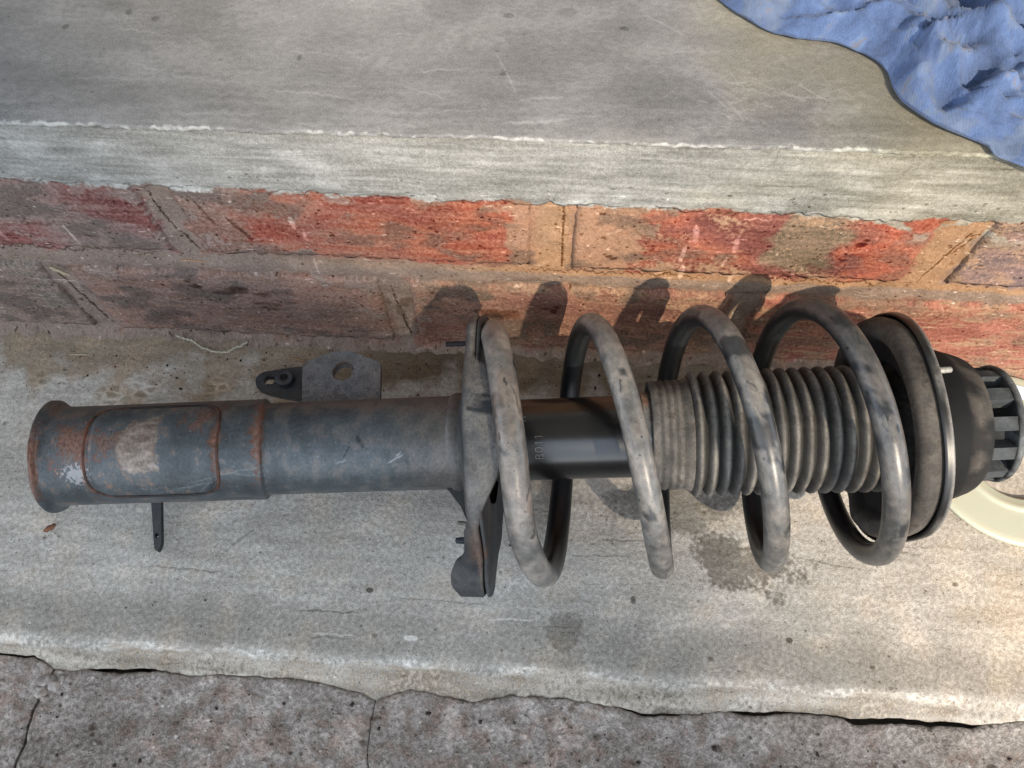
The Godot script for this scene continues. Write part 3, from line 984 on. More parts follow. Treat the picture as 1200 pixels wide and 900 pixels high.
func build_steps(pics: Dictionary) -> void:
	var n1 := noise(301, 9.0)
	var n2 := noise(302, 90.0)
	var n3 := noise(303, 0.03)
	var xs := columns_x()
	var nx := xs.size() - 1
	var step_mat := coat("trowelled_cement", pics.step, 0.88, 0.11, 0.35)
	var tread_mat := coat("smooth_cement", pics.tread, 0.72, 0.035, 0.4)
	var riser_mat := coat("brick_and_mortar", pics.riser, 0.9, 0.10, 0.3)
	var pave_mat := coat("rough_concrete", pics.pavement, 0.92, 0.2, 0.3)

	# lower step with its worn front edge
	var rows := 104
	var sh := Shell.new()
	sh.grid(nx, rows, func(i: int, j: int) -> Array:
		var x := xs[i]
		var zc := crack(x, n3)
		var t := float(j) / (rows - 2)
		var z := -0.02 + (zc + 0.02) * minf(t, 1.0)
		var y := n1.get_noise_2d(x, z) * 0.0009 + n2.get_noise_2d(x, z) * 0.00022
		var e := stepf(0.2125, zc + 0.004, z + n2.get_noise_2d(x, 3.0) * 0.0012)
		y -= e * 0.0085 - e * n2.get_noise_2d(x * 1.6, z * 1.6) * 0.0016
		if j == rows - 1:
			y -= 0.0024
			z -= 0.0002
		elif j == rows:
			y = -0.04
			z -= 0.003
		return [Vector3(x, y, z), Vector2(mirror((x + HALF) / (2.0 * HALF)), clampf(z / 0.246, 0.002, 0.998))])
	tag(put("lower_step", sh.mesh(), step_mat), "grey cement step the strut lies on, with a worn cracked front edge", "step", "structure")

	# upper step: a cement coat that overhangs the plaster with a ragged chalky lip
	sh = Shell.new()
	rows = 74
	sh.grid(nx, rows, func(i: int, j: int) -> Array:
		var x := xs[i]
		var lip := 0.0020 + n1.get_noise_1d(x * 3.0) * 0.0014 + n2.get_noise_1d(x * 2.0) * 0.0010 + n2.get_noise_1d(x * 6.0) * 0.0005
		var y := RISE + n1.get_noise_2d(x, j * 0.01) * 0.0004 + n2.get_noise_2d(x * 2.0, j * 0.02) * 0.0002
		var z := 0.0
		var arc := 0.0
		if j <= 64:
			z = -0.225 + (0.225 + lip) * j / 64.0
			arc = z - lip
		elif j <= 70:
			var a := (j - 64) / 6.0 * PI
			z = lip + sin(a) * 0.0010
			y += -0.0013 * (1.0 - cos(a))
			arc = (j - 64) * 0.0006
		else:
			z = lip - (j - 70) * 0.002
			y -= 0.0026
			arc = 0.0036
		y -= 0.0008 * stepf(-0.006, 0.0, arc)
		return [Vector3(x, y, z), Vector2(mirror((x + HALF) / (2.0 * HALF)), clampf((arc + 0.221) / 0.225, 0.002, 0.998))])
	sh.grid(nx, 4, func(i: int, j: int) -> Array:
		var z := -0.9 + 0.675 * j / 4.0
		return [Vector3(xs[i], RISE + (n1.get_noise_2d(xs[i], 0.0) * 0.0004 if j == 4 else 0.0), z), Vector2(mirror((xs[i] + HALF) / (2.0 * HALF)), clampf(-(z + 0.225) / 0.7, 0.002, 0.9))])
	tag(put("upper_step", sh.mesh(), tread_mat), "smooth grey cement tread of the upper step with a chalky white lip", "step", "structure")

	# riser: mortar, bricks and the plaster nosing
	var wall := Node3D.new()
	wall.name = "brick_riser"
	add_child(wall)
	tag(wall, "weathered riser of two red brick courses under a plastered band between the steps", "wall")
	var uvw := func(x: float, y: float) -> Vector2: return Vector2(mirror((x + HALF) / (2.0 * HALF)), clampf((0.225 - y) / 0.225, 0.002, 0.998))
	sh = Shell.new()
	var n4 := noise(304, 60.0, 4)
	sh.grid(nx, 70, func(i: int, j: int) -> Array:
		var x := xs[i]
		var y := 0.172 - 0.174 * j / 70.0
		var z := -0.0036 + n4.get_noise_2d(x, y) * 0.0016
		z += 0.0014 * stepf(0.010, 0.0, absf(y - 0.091)) * stepf(-0.3, 0.3, n1.get_noise_1d(x * 2.0))
		var f := clampf((0.0075 + n1.get_noise_1d(x * 4.0) * 0.003 - y) / 0.0075, 0.0, 1.0)
		z += f * f * (0.0085 + n4.get_noise_1d(x) * 0.003)
		return [Vector3(x, y, z), uvw.call(x, y)])
	put("mortar", sh.mesh(), riser_mat, wall)
	for q in BRICKS:
		sh = Shell.new()
		var w := int((q[1] - q[0]) / 0.0026)
		var h := int((q[3] - q[2]) / 0.0026)
		sh.grid(w, h, func(i: int, j: int) -> Array:
			var x: float = lerpf(q[0], q[1], float(i) / w)
			var y: float = lerpf(q[3], q[2], float(j) / h)
			var d: float = minf(minf(x - q[0], q[1] - x), minf(y - q[2], q[3] - y))
			d += n4.get_noise_2d(x * 2.0, y * 2.0) * 0.0022 - 0.0004
			var z := lerpf(-0.0055, -0.0012 + n1.get_noise_2d(x * 3.0, y * 3.0) * 0.0012 + n4.get_noise_2d(x + 5.0, y) * 0.0007, stepf(-0.0006, 0.0036, d))
			if i == 0 or j == 0 or i == w or j == h:
				z = -0.012
			return [Vector3(x, y, z), uvw.call(x, y)])
		put("brick", sh.mesh(), riser_mat, wall)
	sh = Shell.new()
	rows = 30
	sh.grid(nx, rows, func(i: int, j: int) -> Array:
		var x := xs[i]
		var low := 0.1600 - x * 0.011 + n4.get_noise_1d(x * 1.2) * 0.004 + n1.get_noise_1d(x * 6.0) * 0.002
		var y := lerpf(RISE - 0.0028, low, minf(1.0, j / float(rows - 2)))
		var z := 0.0002 + n1.get_noise_2d(x * 2.0, y * 3.0) * 0.0009 + n4.get_noise_2d(x * 0.4, y * 2.0) * 0.0005
		z -= 0.0012 * stepf(low + 0.007, low, y)
		z -= 0.0012 * stepf(RISE - 0.010, RISE - 0.004, y) + 0.0040 * stepf(RISE - 0.0066, RISE - 0.0046, y + n4.get_noise_1d(x * 2.0) * 0.0014) * stepf(0.16, 0.02, x)
		if j == rows - 1:
			z = -0.0035
			y -= 0.0004
		elif j == rows:
			z = -0.012
			y += 0.001
		return [Vector3(x, y, z), uvw.call(x, y)])
	put("plaster_band", sh.mesh(), riser_mat, wall)

	# broken concrete pavement before the step, in pieces with open cracks
	var pave := Node3D.new()
	pave.name = "pavement"
	add_child(pave)
	tag(pave, "rough pitted concrete pavement along the front of the lower step", "pavement", "structure")
	var n5 := noise(305, 45.0, 4)
	var left := func(k: int, z: float) -> float:
		if k == 0:
			return -1.2
		if k == 3:
			return 1.2
		var b: Array = [[], [-0.2905, -0.294], [-0.0922, -0.0912]][k]
		return lerpf(b[0], b[1], clampf((z - 0.233) / 0.05, 0.0, 6.0)) + n3.get_noise_1d(z * 900.0 + k * 50) * 0.004
	for k in 3:
		sh = Shell.new()
		var cols := [170, 130, 300][k] as int
		rows = 86
		sh.grid(cols, rows, func(i: int, j: int) -> Array:
			var t := clampf((j - 2) / 60.0, 0.0, 1.0)
			var far := maxf(0.0, (j - 62) / 24.0)
			var zr := 0.232 + t * 0.078 + far * far * 0.9
			var g: float = [0.0, 0.0009, 0.0002][k]
			var g2: float = [0.0009, 0.0002, 0.0][k]
			var x0: float = left.call(k, zr) + g
			var x1: float = left.call(k + 1, zr) - g2
			var s := clampf((i - 1.0) / (cols - 2.0), 0.0, 1.0)
			if k == 0:
				s = 1.0 - pow(1.0 - s, 2.6)
			elif k == 2:
				s = s / 0.88 * 0.38 if s < 0.88 else 0.38 + (s - 0.88) / 0.12 * 0.62
			var x := lerpf(x0, x1, s)
			var zc := crack(x, n3) + along(GAP, x) * 0.75 - 0.0003 + absf(n3.get_noise_1d(x * 2600.0)) * 0.0004
			var z := zc + maxf(0.0, zr - 0.232)
			var y := -0.0068 + n1.get_noise_2d(x * 2.0, z * 2.0) * 0.0016 + n5.get_noise_2d(x, z) * 0.0013
			y -= 0.0006 * stepf(0.0016, 0.0, minf(x - x0, x1 - x)) + 0.0010 * stepf(0.003, 0.0, z - zc)
			if j == 1:
				y -= 0.0016
			elif j == 0:
				y = -0.045
			if i == 0 or i == cols:
				y = minf(y, -0.02)
			return [Vector3(x, y, z), Vector2(mirror((x + HALF) / (2.0 * HALF)), absf(fposmod((z - 0.215) / 0.225, 2.0) - (2.0 if fposmod((z - 0.215) / 0.225, 2.0) > 1.0 else 0.0)))])
		put("paving_slab", sh.mesh(), pave_mat, pave)
	# broken bits wedged into the left crack
	var rr := RandomNumberGenerator.new()
	rr.seed = 9
	for q in [[-0.2915, 0.2355, 0.0058], [-0.2865, 0.2375, 0.0046], [-0.2930, 0.2425, 0.0042], [-0.2835, 0.2352, 0.0034], [-0.2895, 0.2462, 0.0030]]:
		sh = Shell.new()
		rock(sh, Vector3(q[0], -0.0075, q[1]), q[2], rr, Color.WHITE, 10, Vector2(mirror((q[0] + HALF) / 0.9), 0.1))
		put("concrete_chunk", sh.mesh(), pave_mat, pave)
	# soil under it all
	var soil := StandardMaterial3D.new()
	soil.albedo_color = Color8(146, 138, 128)
	soil.roughness = 1.0
	sh = Shell.new()
	sh.grid(8, 8, func(i: int, j: int) -> Array: return [Vector3(-16 + i * 4.0, -0.06, -16 + j * 4.0), Vector2(i, j)])
	tag(put("ground", sh.mesh(), soil), "dusty grey soil under and beyond the broken pavement", "ground", "structure")

func rock(sh: Shell, at: Vector3, r: float, rr: RandomNumberGenerator, col: Color, seg := 6, uv := Vector2.ZERO) -> void:
	var n := noise(rr.randi() % 10000, 0.9)
	var q := Basis(Vector3(rr.randf() - 0.5, rr.randf() - 0.5, rr.randf() - 0.5).normalized(), rr.randf() * TAU)
	var f := Vector3(rr.randf_range(0.7, 1.2), rr.randf_range(0.5, 0.8), rr.randf_range(0.7, 1.2))
	sh.grid(seg, maxi(3, seg / 2), func(i: int, j: int) -> Array:
		var a := TAU * (i % seg) / seg
		var b := PI * j / maxi(3, seg / 2)
		var d := Vector3(sin(b) * cos(a), cos(b), sin(b) * sin(a))
		return [at + (q * (d * f)) * r * (1.0 + 0.7 * n.get_noise_3dv(d * 1.4)), uv + Vector2(d.x, d.z) * r * 1.1, col], true)

func build_sun_blocker() -> void:
	# added unseen sun blocker on posts: its edge draws the soft border between shade and sun
	var roof := Node3D.new()
	roof.name = "added_sun_blocker"
	add_child(roof)
	tag(roof, "unseen flat panel on thin posts, added outside the picture to shade the left of the steps", "sun_blocker", "structure")
	var m := StandardMaterial3D.new()
	m.albedo_color = Color8(196, 192, 184)
	m.roughness = 0.8
	var s := Vector3(0.3205, 0.6157, 0.7199)
	var p := Vector3(-0.15, 0.15, 0.0) + s * 9.0
	var e := Vector3(0.722, 0, 0.692)
	var w := Vector3(-0.692, 0, 0.722)
	var t := Transform3D(Basis(e, Vector3.UP, -w), p + w * 0.55)
	var box := BoxMesh.new()
	box.size = Vector3(2.6, 0.06, 1.1)
	var o := put("roof_panel", box, m, roof)
	o.transform = t
	var i := 0
	for q in [[-1.2, -0.45], [1.2, -0.45], [-1.2, 0.45], [1.2, 0.45]]:
		var c := CylinderMesh.new()
		c.top_radius = 0.03
		c.bottom_radius = 0.03
		c.height = p.y + 0.05 - 0.03
		var c1 := put("post", c, m, roof)
		c1.position = p + w * (0.55 - q[1]) + e * q[0] - Vector3(0, p.y * 0.5 + 0.045, 0)
		i += 1

func build_added_porch() -> void:
	# added roof and back wall, out of view, that keep the light to the front
	var added_porch := Node3D.new()
	added_porch.name = "added_porch"
	add_child(added_porch)
	tag(added_porch, "unseen roof and back wall added over the steps to keep the light to the front", "added_porch", "structure")
	var paint := StandardMaterial3D.new()
	paint.albedo_color = Color8(200, 202, 204)
	paint.roughness = 0.9
	for q in [["roof_panel", Vector3(6.0, 0.12, 2.7), Vector3(0, 2.46, 0.0)], ["back_wall", Vector3(6.0, 2.6, 0.15), Vector3(0, 1.1, -1.4)]]:
		var box := BoxMesh.new()
		box.size = q[1]
		var o := put(q[0], box, paint, added_porch)
		o.position = q[2]

# ------------------------------------------------------------------ the strut
const SPRING_S := [[-0.1, -0.026], [0.05, -0.0265], [0.1, -0.024], [0.2, -0.0185], [0.3, -0.0150], [0.4, -0.0140], [0.5, -0.0070], [1.5, 0.0570], [2.5, 0.1150], [3.5, 0.1715], [3.9, 0.1745], [4.7, 0.1760]]
const SPRING_R := [[-0.1, 0.0675], [0.5, 0.0687], [3.5, 0.0687], [3.9, 0.0640], [4.7, 0.0560]]

func build_strut(pics: Dictionary) -> void:
	var base := Vector3(0.0, 0.0, 0.09)
	var strut := Node3D.new()
	strut.name = "suspension_strut"
	strut.position = base
	add_child(strut)
	tag(strut, "rusty grey suspension strut with coil spring and black rubber boot lying on the step", "car part")
	var ax := Ax.new(Vector3(-0.29966, 0.05, 0.11545), Vector3(0.99522, 0.07578, -0.06159))
	var sx := Ax.new(Vector3(0, 0.0763, 0.1044), Vector3(1, 0.0524, -0.106))
	var near := deg_to_rad(67.0)
	var nd := noise(401, 14.0, 4)

	var sleeve := coat("worn_grey_paint", pics.sleeve, 0.46, 0.04, 0.5)
	sleeve.metallic = 0.25
	var plate := grimy("dusty_grey_steel", 0.62, 0.2, 0.4, 0.02, 8.0)
	var wire := coat("spring_paint", pics.wire, 0.37, 0.012, 0.5)
	wire.vertex_color_use_as_albedo = true
	var rubber := grimy("dusty_rubber", 0.78, 0.0, 0.35, 0.012, 7.0)
	var gloss := grimy("black_gloss_paint", 0.31, 0.0, 0.55, 0.006, 6.0)
	gloss.roughness = 0.24
	gloss.metallic_specular = 0.6
	var satin := grimy("black_satin_paint", 0.38, 0.0, 0.5, 0.008, 7.0)
	var zinc := grimy("zinc", 0.3, 0.9, 0.5, 0.004, 8.0)
	var white := func(_s, _r, _a) -> Color: return Color.WHITE

	# sleeve tube with a flared mouth and a stepped collar
	var skew := func(s: float, a: float) -> Array:
		var k := 0.24 * stepf(0.017, 0.003, s) + 0.24 * stepf(0.012, 0.0, absf(s - 0.136)) 
		var wob := nd.get_noise_2d(cos(a) * 0.1, sin(a) * 0.1 + 3.0) * 0.0014 * stepf(0.012, 0.0, s)
		return [k * 0.030 * cos(a - near) + wob, wob * 0.6]
	var sh := Shell.new()
	lathe(sh, ax, [[0.06, 0.0262], [0.02, 0.0265], [0.010, 0.0272], [0.0050, 0.0300], [0.0038, 0.0325], [0.0038, 0.0337], [0.0045, 0.0342], [0.0056, 0.0341], [0.0066, 0.0334], [0.0080, 0.0320], [0.0096, 0.0307], [0.0118, 0.0300], [0.016, 0.0297], [0.025, 0.0297], [0.04, 0.0296], [0.06, 0.0296], [0.08, 0.0296], [0.10, 0.0296], [0.12, 0.0295], [0.130, 0.0295], [0.1340, 0.0295], [0.1352, 0.0297], [0.1364, 0.0296], [0.1372, 0.0288], [0.1378, 0.0274], [0.1395, 0.0270], [0.16, 0.0269], [0.18, 0.0269], [0.20, 0.0269], [0.22, 0.0269], [0.24, 0.0269], [0.2475, 0.0270], [0.2485, 0.0281], [0.2510, 0.0287], [0.2535, 0.0284], [0.255, 0.0278], [0.262, 0.0278]], 72, white, skew)
	var tube := put("sleeve_tube", sh.mesh(base), sleeve, strut)
	# raised panel welded onto the sleeve, with a recessed seam round it
	sh = Shell.new()
	var s0 := 0.0425
	var s1 := 0.1165
	var a0 := deg_to_rad(14.0)
	var a1 := deg_to_rad(126.0)
	var pr := 0.0295
	sh.grid(60, 50, func(i: int, j: int) -> Array:
		var cs := (s0 + s1) * 0.5
		var hs := (s1 - s0) * 0.5
		var ca := (a0 + a1) * 0.5
		var ha := (a1 - a0) * 0.5
		var u := i / 30.0 - 1.0
		var v := j / 25.0 - 1.0
		# squeeze the square into a rounded rectangle
		var rad := 0.012
		var px := v * hs
		var py := u * ha * pr
		var qx := maxf(absf(px) - (hs - rad), 0.0)
		var qy := maxf(absf(py) - (ha * pr - rad), 0.0)
		var l := Vector2(qx, qy).length()
		var m := maxf(qx, qy)
		if l > 0.0:
			px = signf(px) * (absf(px) - qx + qx * m / l)
			py = signf(py) * (absf(py) - qy + qy * m / l)
			l = m
		var edge := minf(1.0 - absf(u), 1.0 - absf(v))
		var lift := 0.0011
		if i == 0 or j == 0 or i == 60 or j == 50:
			lift = -0.0006
		elif edge < 0.05:
			lift = 0.0009
		var a := ca + py / pr
		var s := cs + px + 0.10 * 0.030 * cos(a - near) - 0.002
		return [ax.at(s, 0.0296 + lift + nd.get_noise_2d(s * 3.0, a * 0.05) * 0.0002, a), Vector2((s + 0.005) / 0.27, a / TAU), Color.WHITE])
	put("welded_panel", sh.mesh(base), sleeve, tube)
	# the groove round the panel: a thin bead that stands proud at its left end
	var bead := PackedVector3Array()
	for k in 97:
		var t := TAU * k / 96.0
		var e := 5.0
		var px := signf(cos(t)) * pow(absf(cos(t)), 2.0 / e) * ((s1 - s0) * 0.5 + 0.0022)
		var py := signf(sin(t)) * pow(absf(sin(t)), 2.0 / e) * ((a1 - a0) * 0.5 + 0.06)
		var a := (a0 + a1) * 0.5 + py
		var s := (s0 + s1) * 0.5 + px + 0.10 * 0.030 * cos(a - near) - 0.002
		bead.append(ax.at(s, 0.0296, a))
	sh = Shell.new()
	sweep(sh, bead, func(_k) -> float: return 0.0009, 6, func(k: int, _d) -> Color:
		var left := stepf(0.0, 0.7, -cos(TAU * k / 96.0)) + 0.7 * stepf(0.3, 0.9, cos(TAU * k / 96.0))
		return lin(52, 48, 46).lerp(lin(120, 76, 54), minf(1.0, left * (0.6 + nd.get_noise_1d(k * 0.02) * 1.2))), false)
	put("weld_bead", sh.mesh(base), plate, tube)

	# mounting bracket on the wall side, and its lower arm with two holes
	var dust := func(c: Color, x: float, y: float, k := 1.0) -> Color:
		return c.lerp(lin(128, 118, 108), clampf(0.25 + nd.get_noise_2d(x, y) * 0.9, 0.0, 0.7) * k)
	sh = Shell.new()
	slab(sh, round_poly([Vector2(-0.1495, 0.086), Vector2(-0.1490, 0.0759), Vector2(-0.1546, 0.047), Vector2(-0.147, 0.0435), Vector2(-0.137, 0.0387), Vector2(-0.1262, 0.0375), Vector2(-0.1175, 0.0407), Vector2(-0.1105, 0.044), Vector2(-0.105, 0.045), Vector2(-0.1008, 0.074), Vector2(-0.1005, 0.086)], 0.003), [[-0.1274, 0.0535, 0.0062]], func(w: Vector2, h: float) -> Vector3:
		return Vector3(w.x, 0.0575 + h + 0.05 * (w.x + 0.13) + 0.08 * (w.y - 0.05), w.y), 0.0048, func(w: Vector2) -> Color: return dust.call(lin(122, 126, 130), w.x, w.y, 0.8))
	var br := put("hose_bracket", sh.mesh(base), plate, strut)
	var ring := PackedVector3Array()
	for k in 25:
		var t := TAU * k / 24.0
		ring.append(Vector3(-0.1274 + cos(t) * 0.0064, 0.0598, 0.0535 + sin(t) * 0.0064))
	sh = Shell.new()
	sweep(sh, ring, func(_k) -> float: return 0.0008, 6, func(_k, _d) -> Color: return lin(92, 78, 68), false)
	put("hole_rim", sh.mesh(base), plate, br)
	sh = Shell.new()
	slab(sh, round_poly([Vector2(-0.150, 0.0455), Vector2(-0.160, 0.0462), Vector2(-0.1729, 0.0492), Vector2(-0.1823, 0.0515), Vector2(-0.1856, 0.0566), Vector2(-0.1823, 0.0643), Vector2(-0.1718, 0.0674), Vector2(-0.1539, 0.070), Vector2(-0.146, 0.071), Vector2(-0.144, 0.046)], 0.006), [[-0.1761, 0.0573, 0.0033], [-0.1655, 0.0565, 0.0026]], func(w: Vector2, h: float) -> Vector3: return Vector3(w.x, 0.0495 + h, w.y), 0.003, func(w: Vector2) -> Color: return dust.call(lin(46, 52, 58), w.x, w.y, 0.25))
	put("bracket_arm", sh.mesh(base), satin, strut)
	sh = Shell.new()
	var nut_ax := Ax.new(Vector3(-0.1655, 0.0508, 0.0565), Vector3(0.02, 1, 0))
	lathe(sh, nut_ax, [[0.0, 0.0058], [0.0022, 0.0060], [0.0046, 0.0056], [0.0050, 0.0050], [0.0050, 0.0029], [0.0044, 0.0026], [-0.003, 0.0026]], 16, func(_s, _r, a: float) -> Color: return lin(56, 60, 64))
	put("nut", sh.mesh(base), satin, strut)
	# weld seams where bracket and tab meet the tube
	for q in [[Vector3(-0.1505, 0.0606, 0.0800), Vector3(-0.1000, 0.0640, 0.0770), 0.0017], [Vector3(-0.2455, 0.0262, 0.1190), Vector3(-0.2385, 0.0262, 0.1185), 0.0014]]:
		var seam := PackedVector3Array()
		for k in 40:
			seam.append(q[0].lerp(q[1], k / 39.0) + Vector3(0, nd.get_noise_1d(k * 0.4) * 0.0004, nd.get_noise_1d(k * 0.3 + 30.0) * 0.0008))
		sh = Shell.new()
		sweep(sh, seam, func(k) -> float: return q[2] * (0.85 + 0.25 * absf(sin(k * 0.8))), 8, func(k, _d) -> Color: return lin(74, 70, 68).lerp(lin(112, 82, 64), clampf(0.3 + nd.get_noise_1d(k * 0.5), 0.0, 1.0)))
		put("weld_seam", sh.mesh(base), plate, strut)
	# stub with a slot under the sleeve
	sh = Shell.new()
	slab(sh, round_poly([Vector2(-0.2465, 0.118), Vector2(-0.2421, 0.1568), Vector2(-0.2402, 0.1586), Vector2(-0.2386, 0.1565), Vector2(-0.2376, 0.1535), Vector2(-0.2395, 0.117)], 0.0015), [[-0.2407, 0.1496, 0.0014]], func(w: Vector2, h: float) -> Vector3: return Vector3(w.x, 0.0262 + h - (w.y - 0.118) * 0.55, w.y), 0.004, func(w: Vector2) -> Color: return lin(54, 54, 54))
	put("slotted_tab", sh.mesh(base), plate, strut)

	# lower spring seat: a stamped pan with a wide rim towards the camera and a lug below
	var seat_r := func(a: float) -> float:
		var g := rad_to_deg(a)
		var d := absf(wrapf(g + 22.0, -180.0, 180.0))
		var r := 0.066 - 0.004 * stepf(55.0, 20.0, absf(wrapf(g - 85.0, -180.0, 180.0)))
		r += 0.015 * stepf(20.0, 3.0, d) + 0.006 * stepf(44.0, 12.0, d)
		r += 0.006 * stepf(40.0, 22.0, absf(wrapf(g - 155.0, -180.0, 180.0)))
		return r
	var rim_w := func(a: float) -> float:
		return along([[-180.0, 0.0035], [24.0, 0.0035], [36.0, 0.0075], [50.0, 0.0155], [60.0, 0.0188], [80.0, 0.0195], [98.0, 0.0185], [104.0, 0.0140], [110.0, 0.0055], [114.0, 0.0035], [180.0, 0.0035]], wrapf(rad_to_deg(a), -180.0, 180.0))
	var lean := func(a: float) -> float:
		var d := absf(wrapf(rad_to_deg(a) + 22.0, -180.0, 180.0))
		return -0.003 * stepf(34.0, 6.0, d)
	var flap := func(a: float) -> float:
		return along([[-180.0, 0.0], [-36.0, 0.0], [-31.0, 0.003], [-27.0, 0.0035], [-23.0, 0.0066], [-19.0, 0.0098], [-14.0, 0.0122], [-9.0, 0.0124], [-4.0, 0.0098], [0.0, 0.0066], [5.0, 0.0046], [13.0, 0.0036], [20.0, 0.0028], [27.0, 0.0], [180.0, 0.0]], wrapf(rad_to_deg(a), -180.0, 180.0))
	var seat_col := func(a: float, r: float, s: float) -> Color:
		var c := lin(58, 60, 63).lerp(lin(96, 94, 91), clampf(0.5 + nd.get_noise_3d(cos(a) * r * 2.0, sin(a) * r * 2.0, s * 2.0) * 1.2, 0.0, 1.0))
		var scuff := stepf(1.0, 0.75, Vector2((s - 0.2705) / 0.0042, (rad_to_deg(a) - 83.0) / 9.0).length() + nd.get_noise_2d(a * 0.8, s * 20.0) * 0.7)
		scuff = maxf(scuff, 0.7 * stepf(1.0, 0.6, Vector2((s - 0.2815) / 0.0022, (rad_to_deg(a) - 84.0) / 14.0).length() + nd.get_noise_2d(a * 0.8, s * 20.0 + 4.0) * 0.6))
		var low := absf(wrapf(rad_to_deg(a) - 8.0, -180.0, 180.0))
		c = c.lerp(lin(140, 137, 132), 0.8 * stepf(0.2632, 0.2648, s) * stepf(0.056, 0.059, r) * clampf(0.75 + nd.get_noise_2d(a * 0.2, s * 4.0), 0.0, 1.0)).lerp(lin(30, 36, 44), scuff * 0.9)
		return c.lerp(lin(126, 88, 62), 0.5 * stepf(24.0, 8.0, low) * stepf(0.062, 0.066, r) * stepf(0.2625, 0.2640, s))
	sh = Shell.new()
	sh.grid(216, 17, func(i: int, j: int) -> Array:
		var a := TAU * (i % 216) / 216
		var R: float = seat_r.call(a)
		var w: float = rim_w.call(a)
		var fl: float = flap.call(a)
		var row: Array = [[0.2535, 0.0272], [0.256, 0.0288], [0.2575, 0.0330], [0.2595, 0.0440], [0.2608, 0.050], [0.2622, R - 0.0035], [0.2622 - fl, R - 0.0036 - fl * 0.10], [0.2618 - fl, R - 0.0020 - fl * 0.10], [0.2628 - fl * 0.85, R - fl * 0.02], [0.2640, R + 0.0002], [0.2655, R + 0.0004], [0.264 + w * 0.5, R + 0.0006], [0.264 + w - 0.001, R + 0.0002], [0.264 + w, R - 0.0008], [0.264 + w - 0.001, R - 0.0019], [0.2665, R - 0.0022], [0.2645, R - 0.004], [0.263, 0.030]][j]
		var s: float = row[0] + lean.call(a) * stepf(0.045, 0.08, row[1]) + 0.10 * row[1] * cos(a - near) * stepf(0.03, 0.06, row[1]) * 0.0
		return [ax.at(s, row[1], a), Vector2(i / 216.0, j / 17.0), seat_col.call(a, row[1], s)])
	put("lower_spring_seat", sh.mesh(base), plate, strut)
	# a second pressed sheet behind the rim
	sh = Shell.new()
	sh.grid(144, 6, func(i: int, j: int) -> Array:
		var a := TAU * (i % 144) / 144
		var R: float = seat_r.call(a) + 0.0005
		R -= 0.005 * stepf(36.0, 28.0, absf(wrapf(rad_to_deg(a) - 72.0, -180.0, 180.0)))
		var row: Array = [[0.2680, 0.036], [0.2678, R - 0.002], [0.2682, R - 0.0004], [0.2690, R], [0.2700, R - 0.0004], [0.2704, R - 0.002], [0.2700, 0.036]][j]
		var s: float = row[0] + 0.8 * lean.call(a) * stepf(0.045, 0.08, row[1]) + 0.0008 * nd.get_noise_1d(a * 0.06)
		return [ax.at(s, row[1], a), Vector2(i / 144.0, j / 6.0), lin(84, 84, 84).lerp(lin(126, 86, 60), clampf(0.0 + nd.get_noise_1d(a * 0.2) * 1.4, 0.0, 0.8) * stepf(50.0, 20.0, absf(wrapf(rad_to_deg(a) - 10.0, -180.0, 180.0))))])
	put("seat_sheet", sh.mesh(base), plate, strut)
	# gusset, clip and stud under the seat
	var tri := func(pts: Array, a: float, th: float, col: Color, mat: Material, called: String) -> void:
		var g := Shell.new()
		slab(g, round_poly(pts, 0.0015), [], func(w: Vector2, h: float) -> Vector3: return ax.at(w.x, w.y, a) + ax.out(a + PI / 2) * h, th, func(_w) -> Color: return col)
		put(called, g.mesh(base), mat, strut)
	tri.call([Vector2(0.2440, 0.0255), Vector2(0.2595, 0.0255), Vector2(0.2615, 0.046), Vector2(0.2560, 0.046), Vector2(0.2520, 0.036)], deg_to_rad(-22.0), 0.014, lin(58, 56, 54), plate, "gusset")
	sh = Shell.new()
	sweep(sh, PackedVector3Array([ax.at(0.2495, 0.046, deg_to_rad(-18)), ax.at(0.2540, 0.0465, deg_to_rad(-18)), ax.at(0.2640, 0.0465, deg_to_rad(-18))]), func(_k) -> float: return 0.0013, 8, func(_k, _d) -> Color: return lin(150, 144, 134))
	put("clip", sh.mesh(base), plate, strut)
	sh = Shell.new()
	sweep(sh, PackedVector3Array([ax.at(0.2480, 0.0560, deg_to_rad(-22)), ax.at(0.2520, 0.0560, deg_to_rad(-21)), ax.at(0.2620, 0.0555, deg_to_rad(-20))]), func(k) -> float: return [0.0017, 0.0021, 0.0024][k], 8, func(_k, _d) -> Color: return lin(58, 62, 68))
	put("stud", sh.mesh(base), plate, strut)
	sh = Shell.new()
	sweep(sh, PackedVector3Array([ax.at(0.2430, 0.060, deg_to_rad(168)), ax.at(0.2500, 0.060, deg_to_rad(168)), ax.at(0.2640, 0.060, deg_to_rad(168))]), func(k) -> float: return 0.0016, 8, func(_k, _d) -> Color: return lin(44, 46, 48))
	put("stud", sh.mesh(base), plate, strut)

	# damper body, glossy black with a film of dust and wiped streaks
	sh = Shell.new()
	var body := []
	for k in 47:
		body.append([0.262 + k * 0.002, 0.0232])
	body.append_array([[0.3552, 0.0231], [0.3558, 0.0226]])
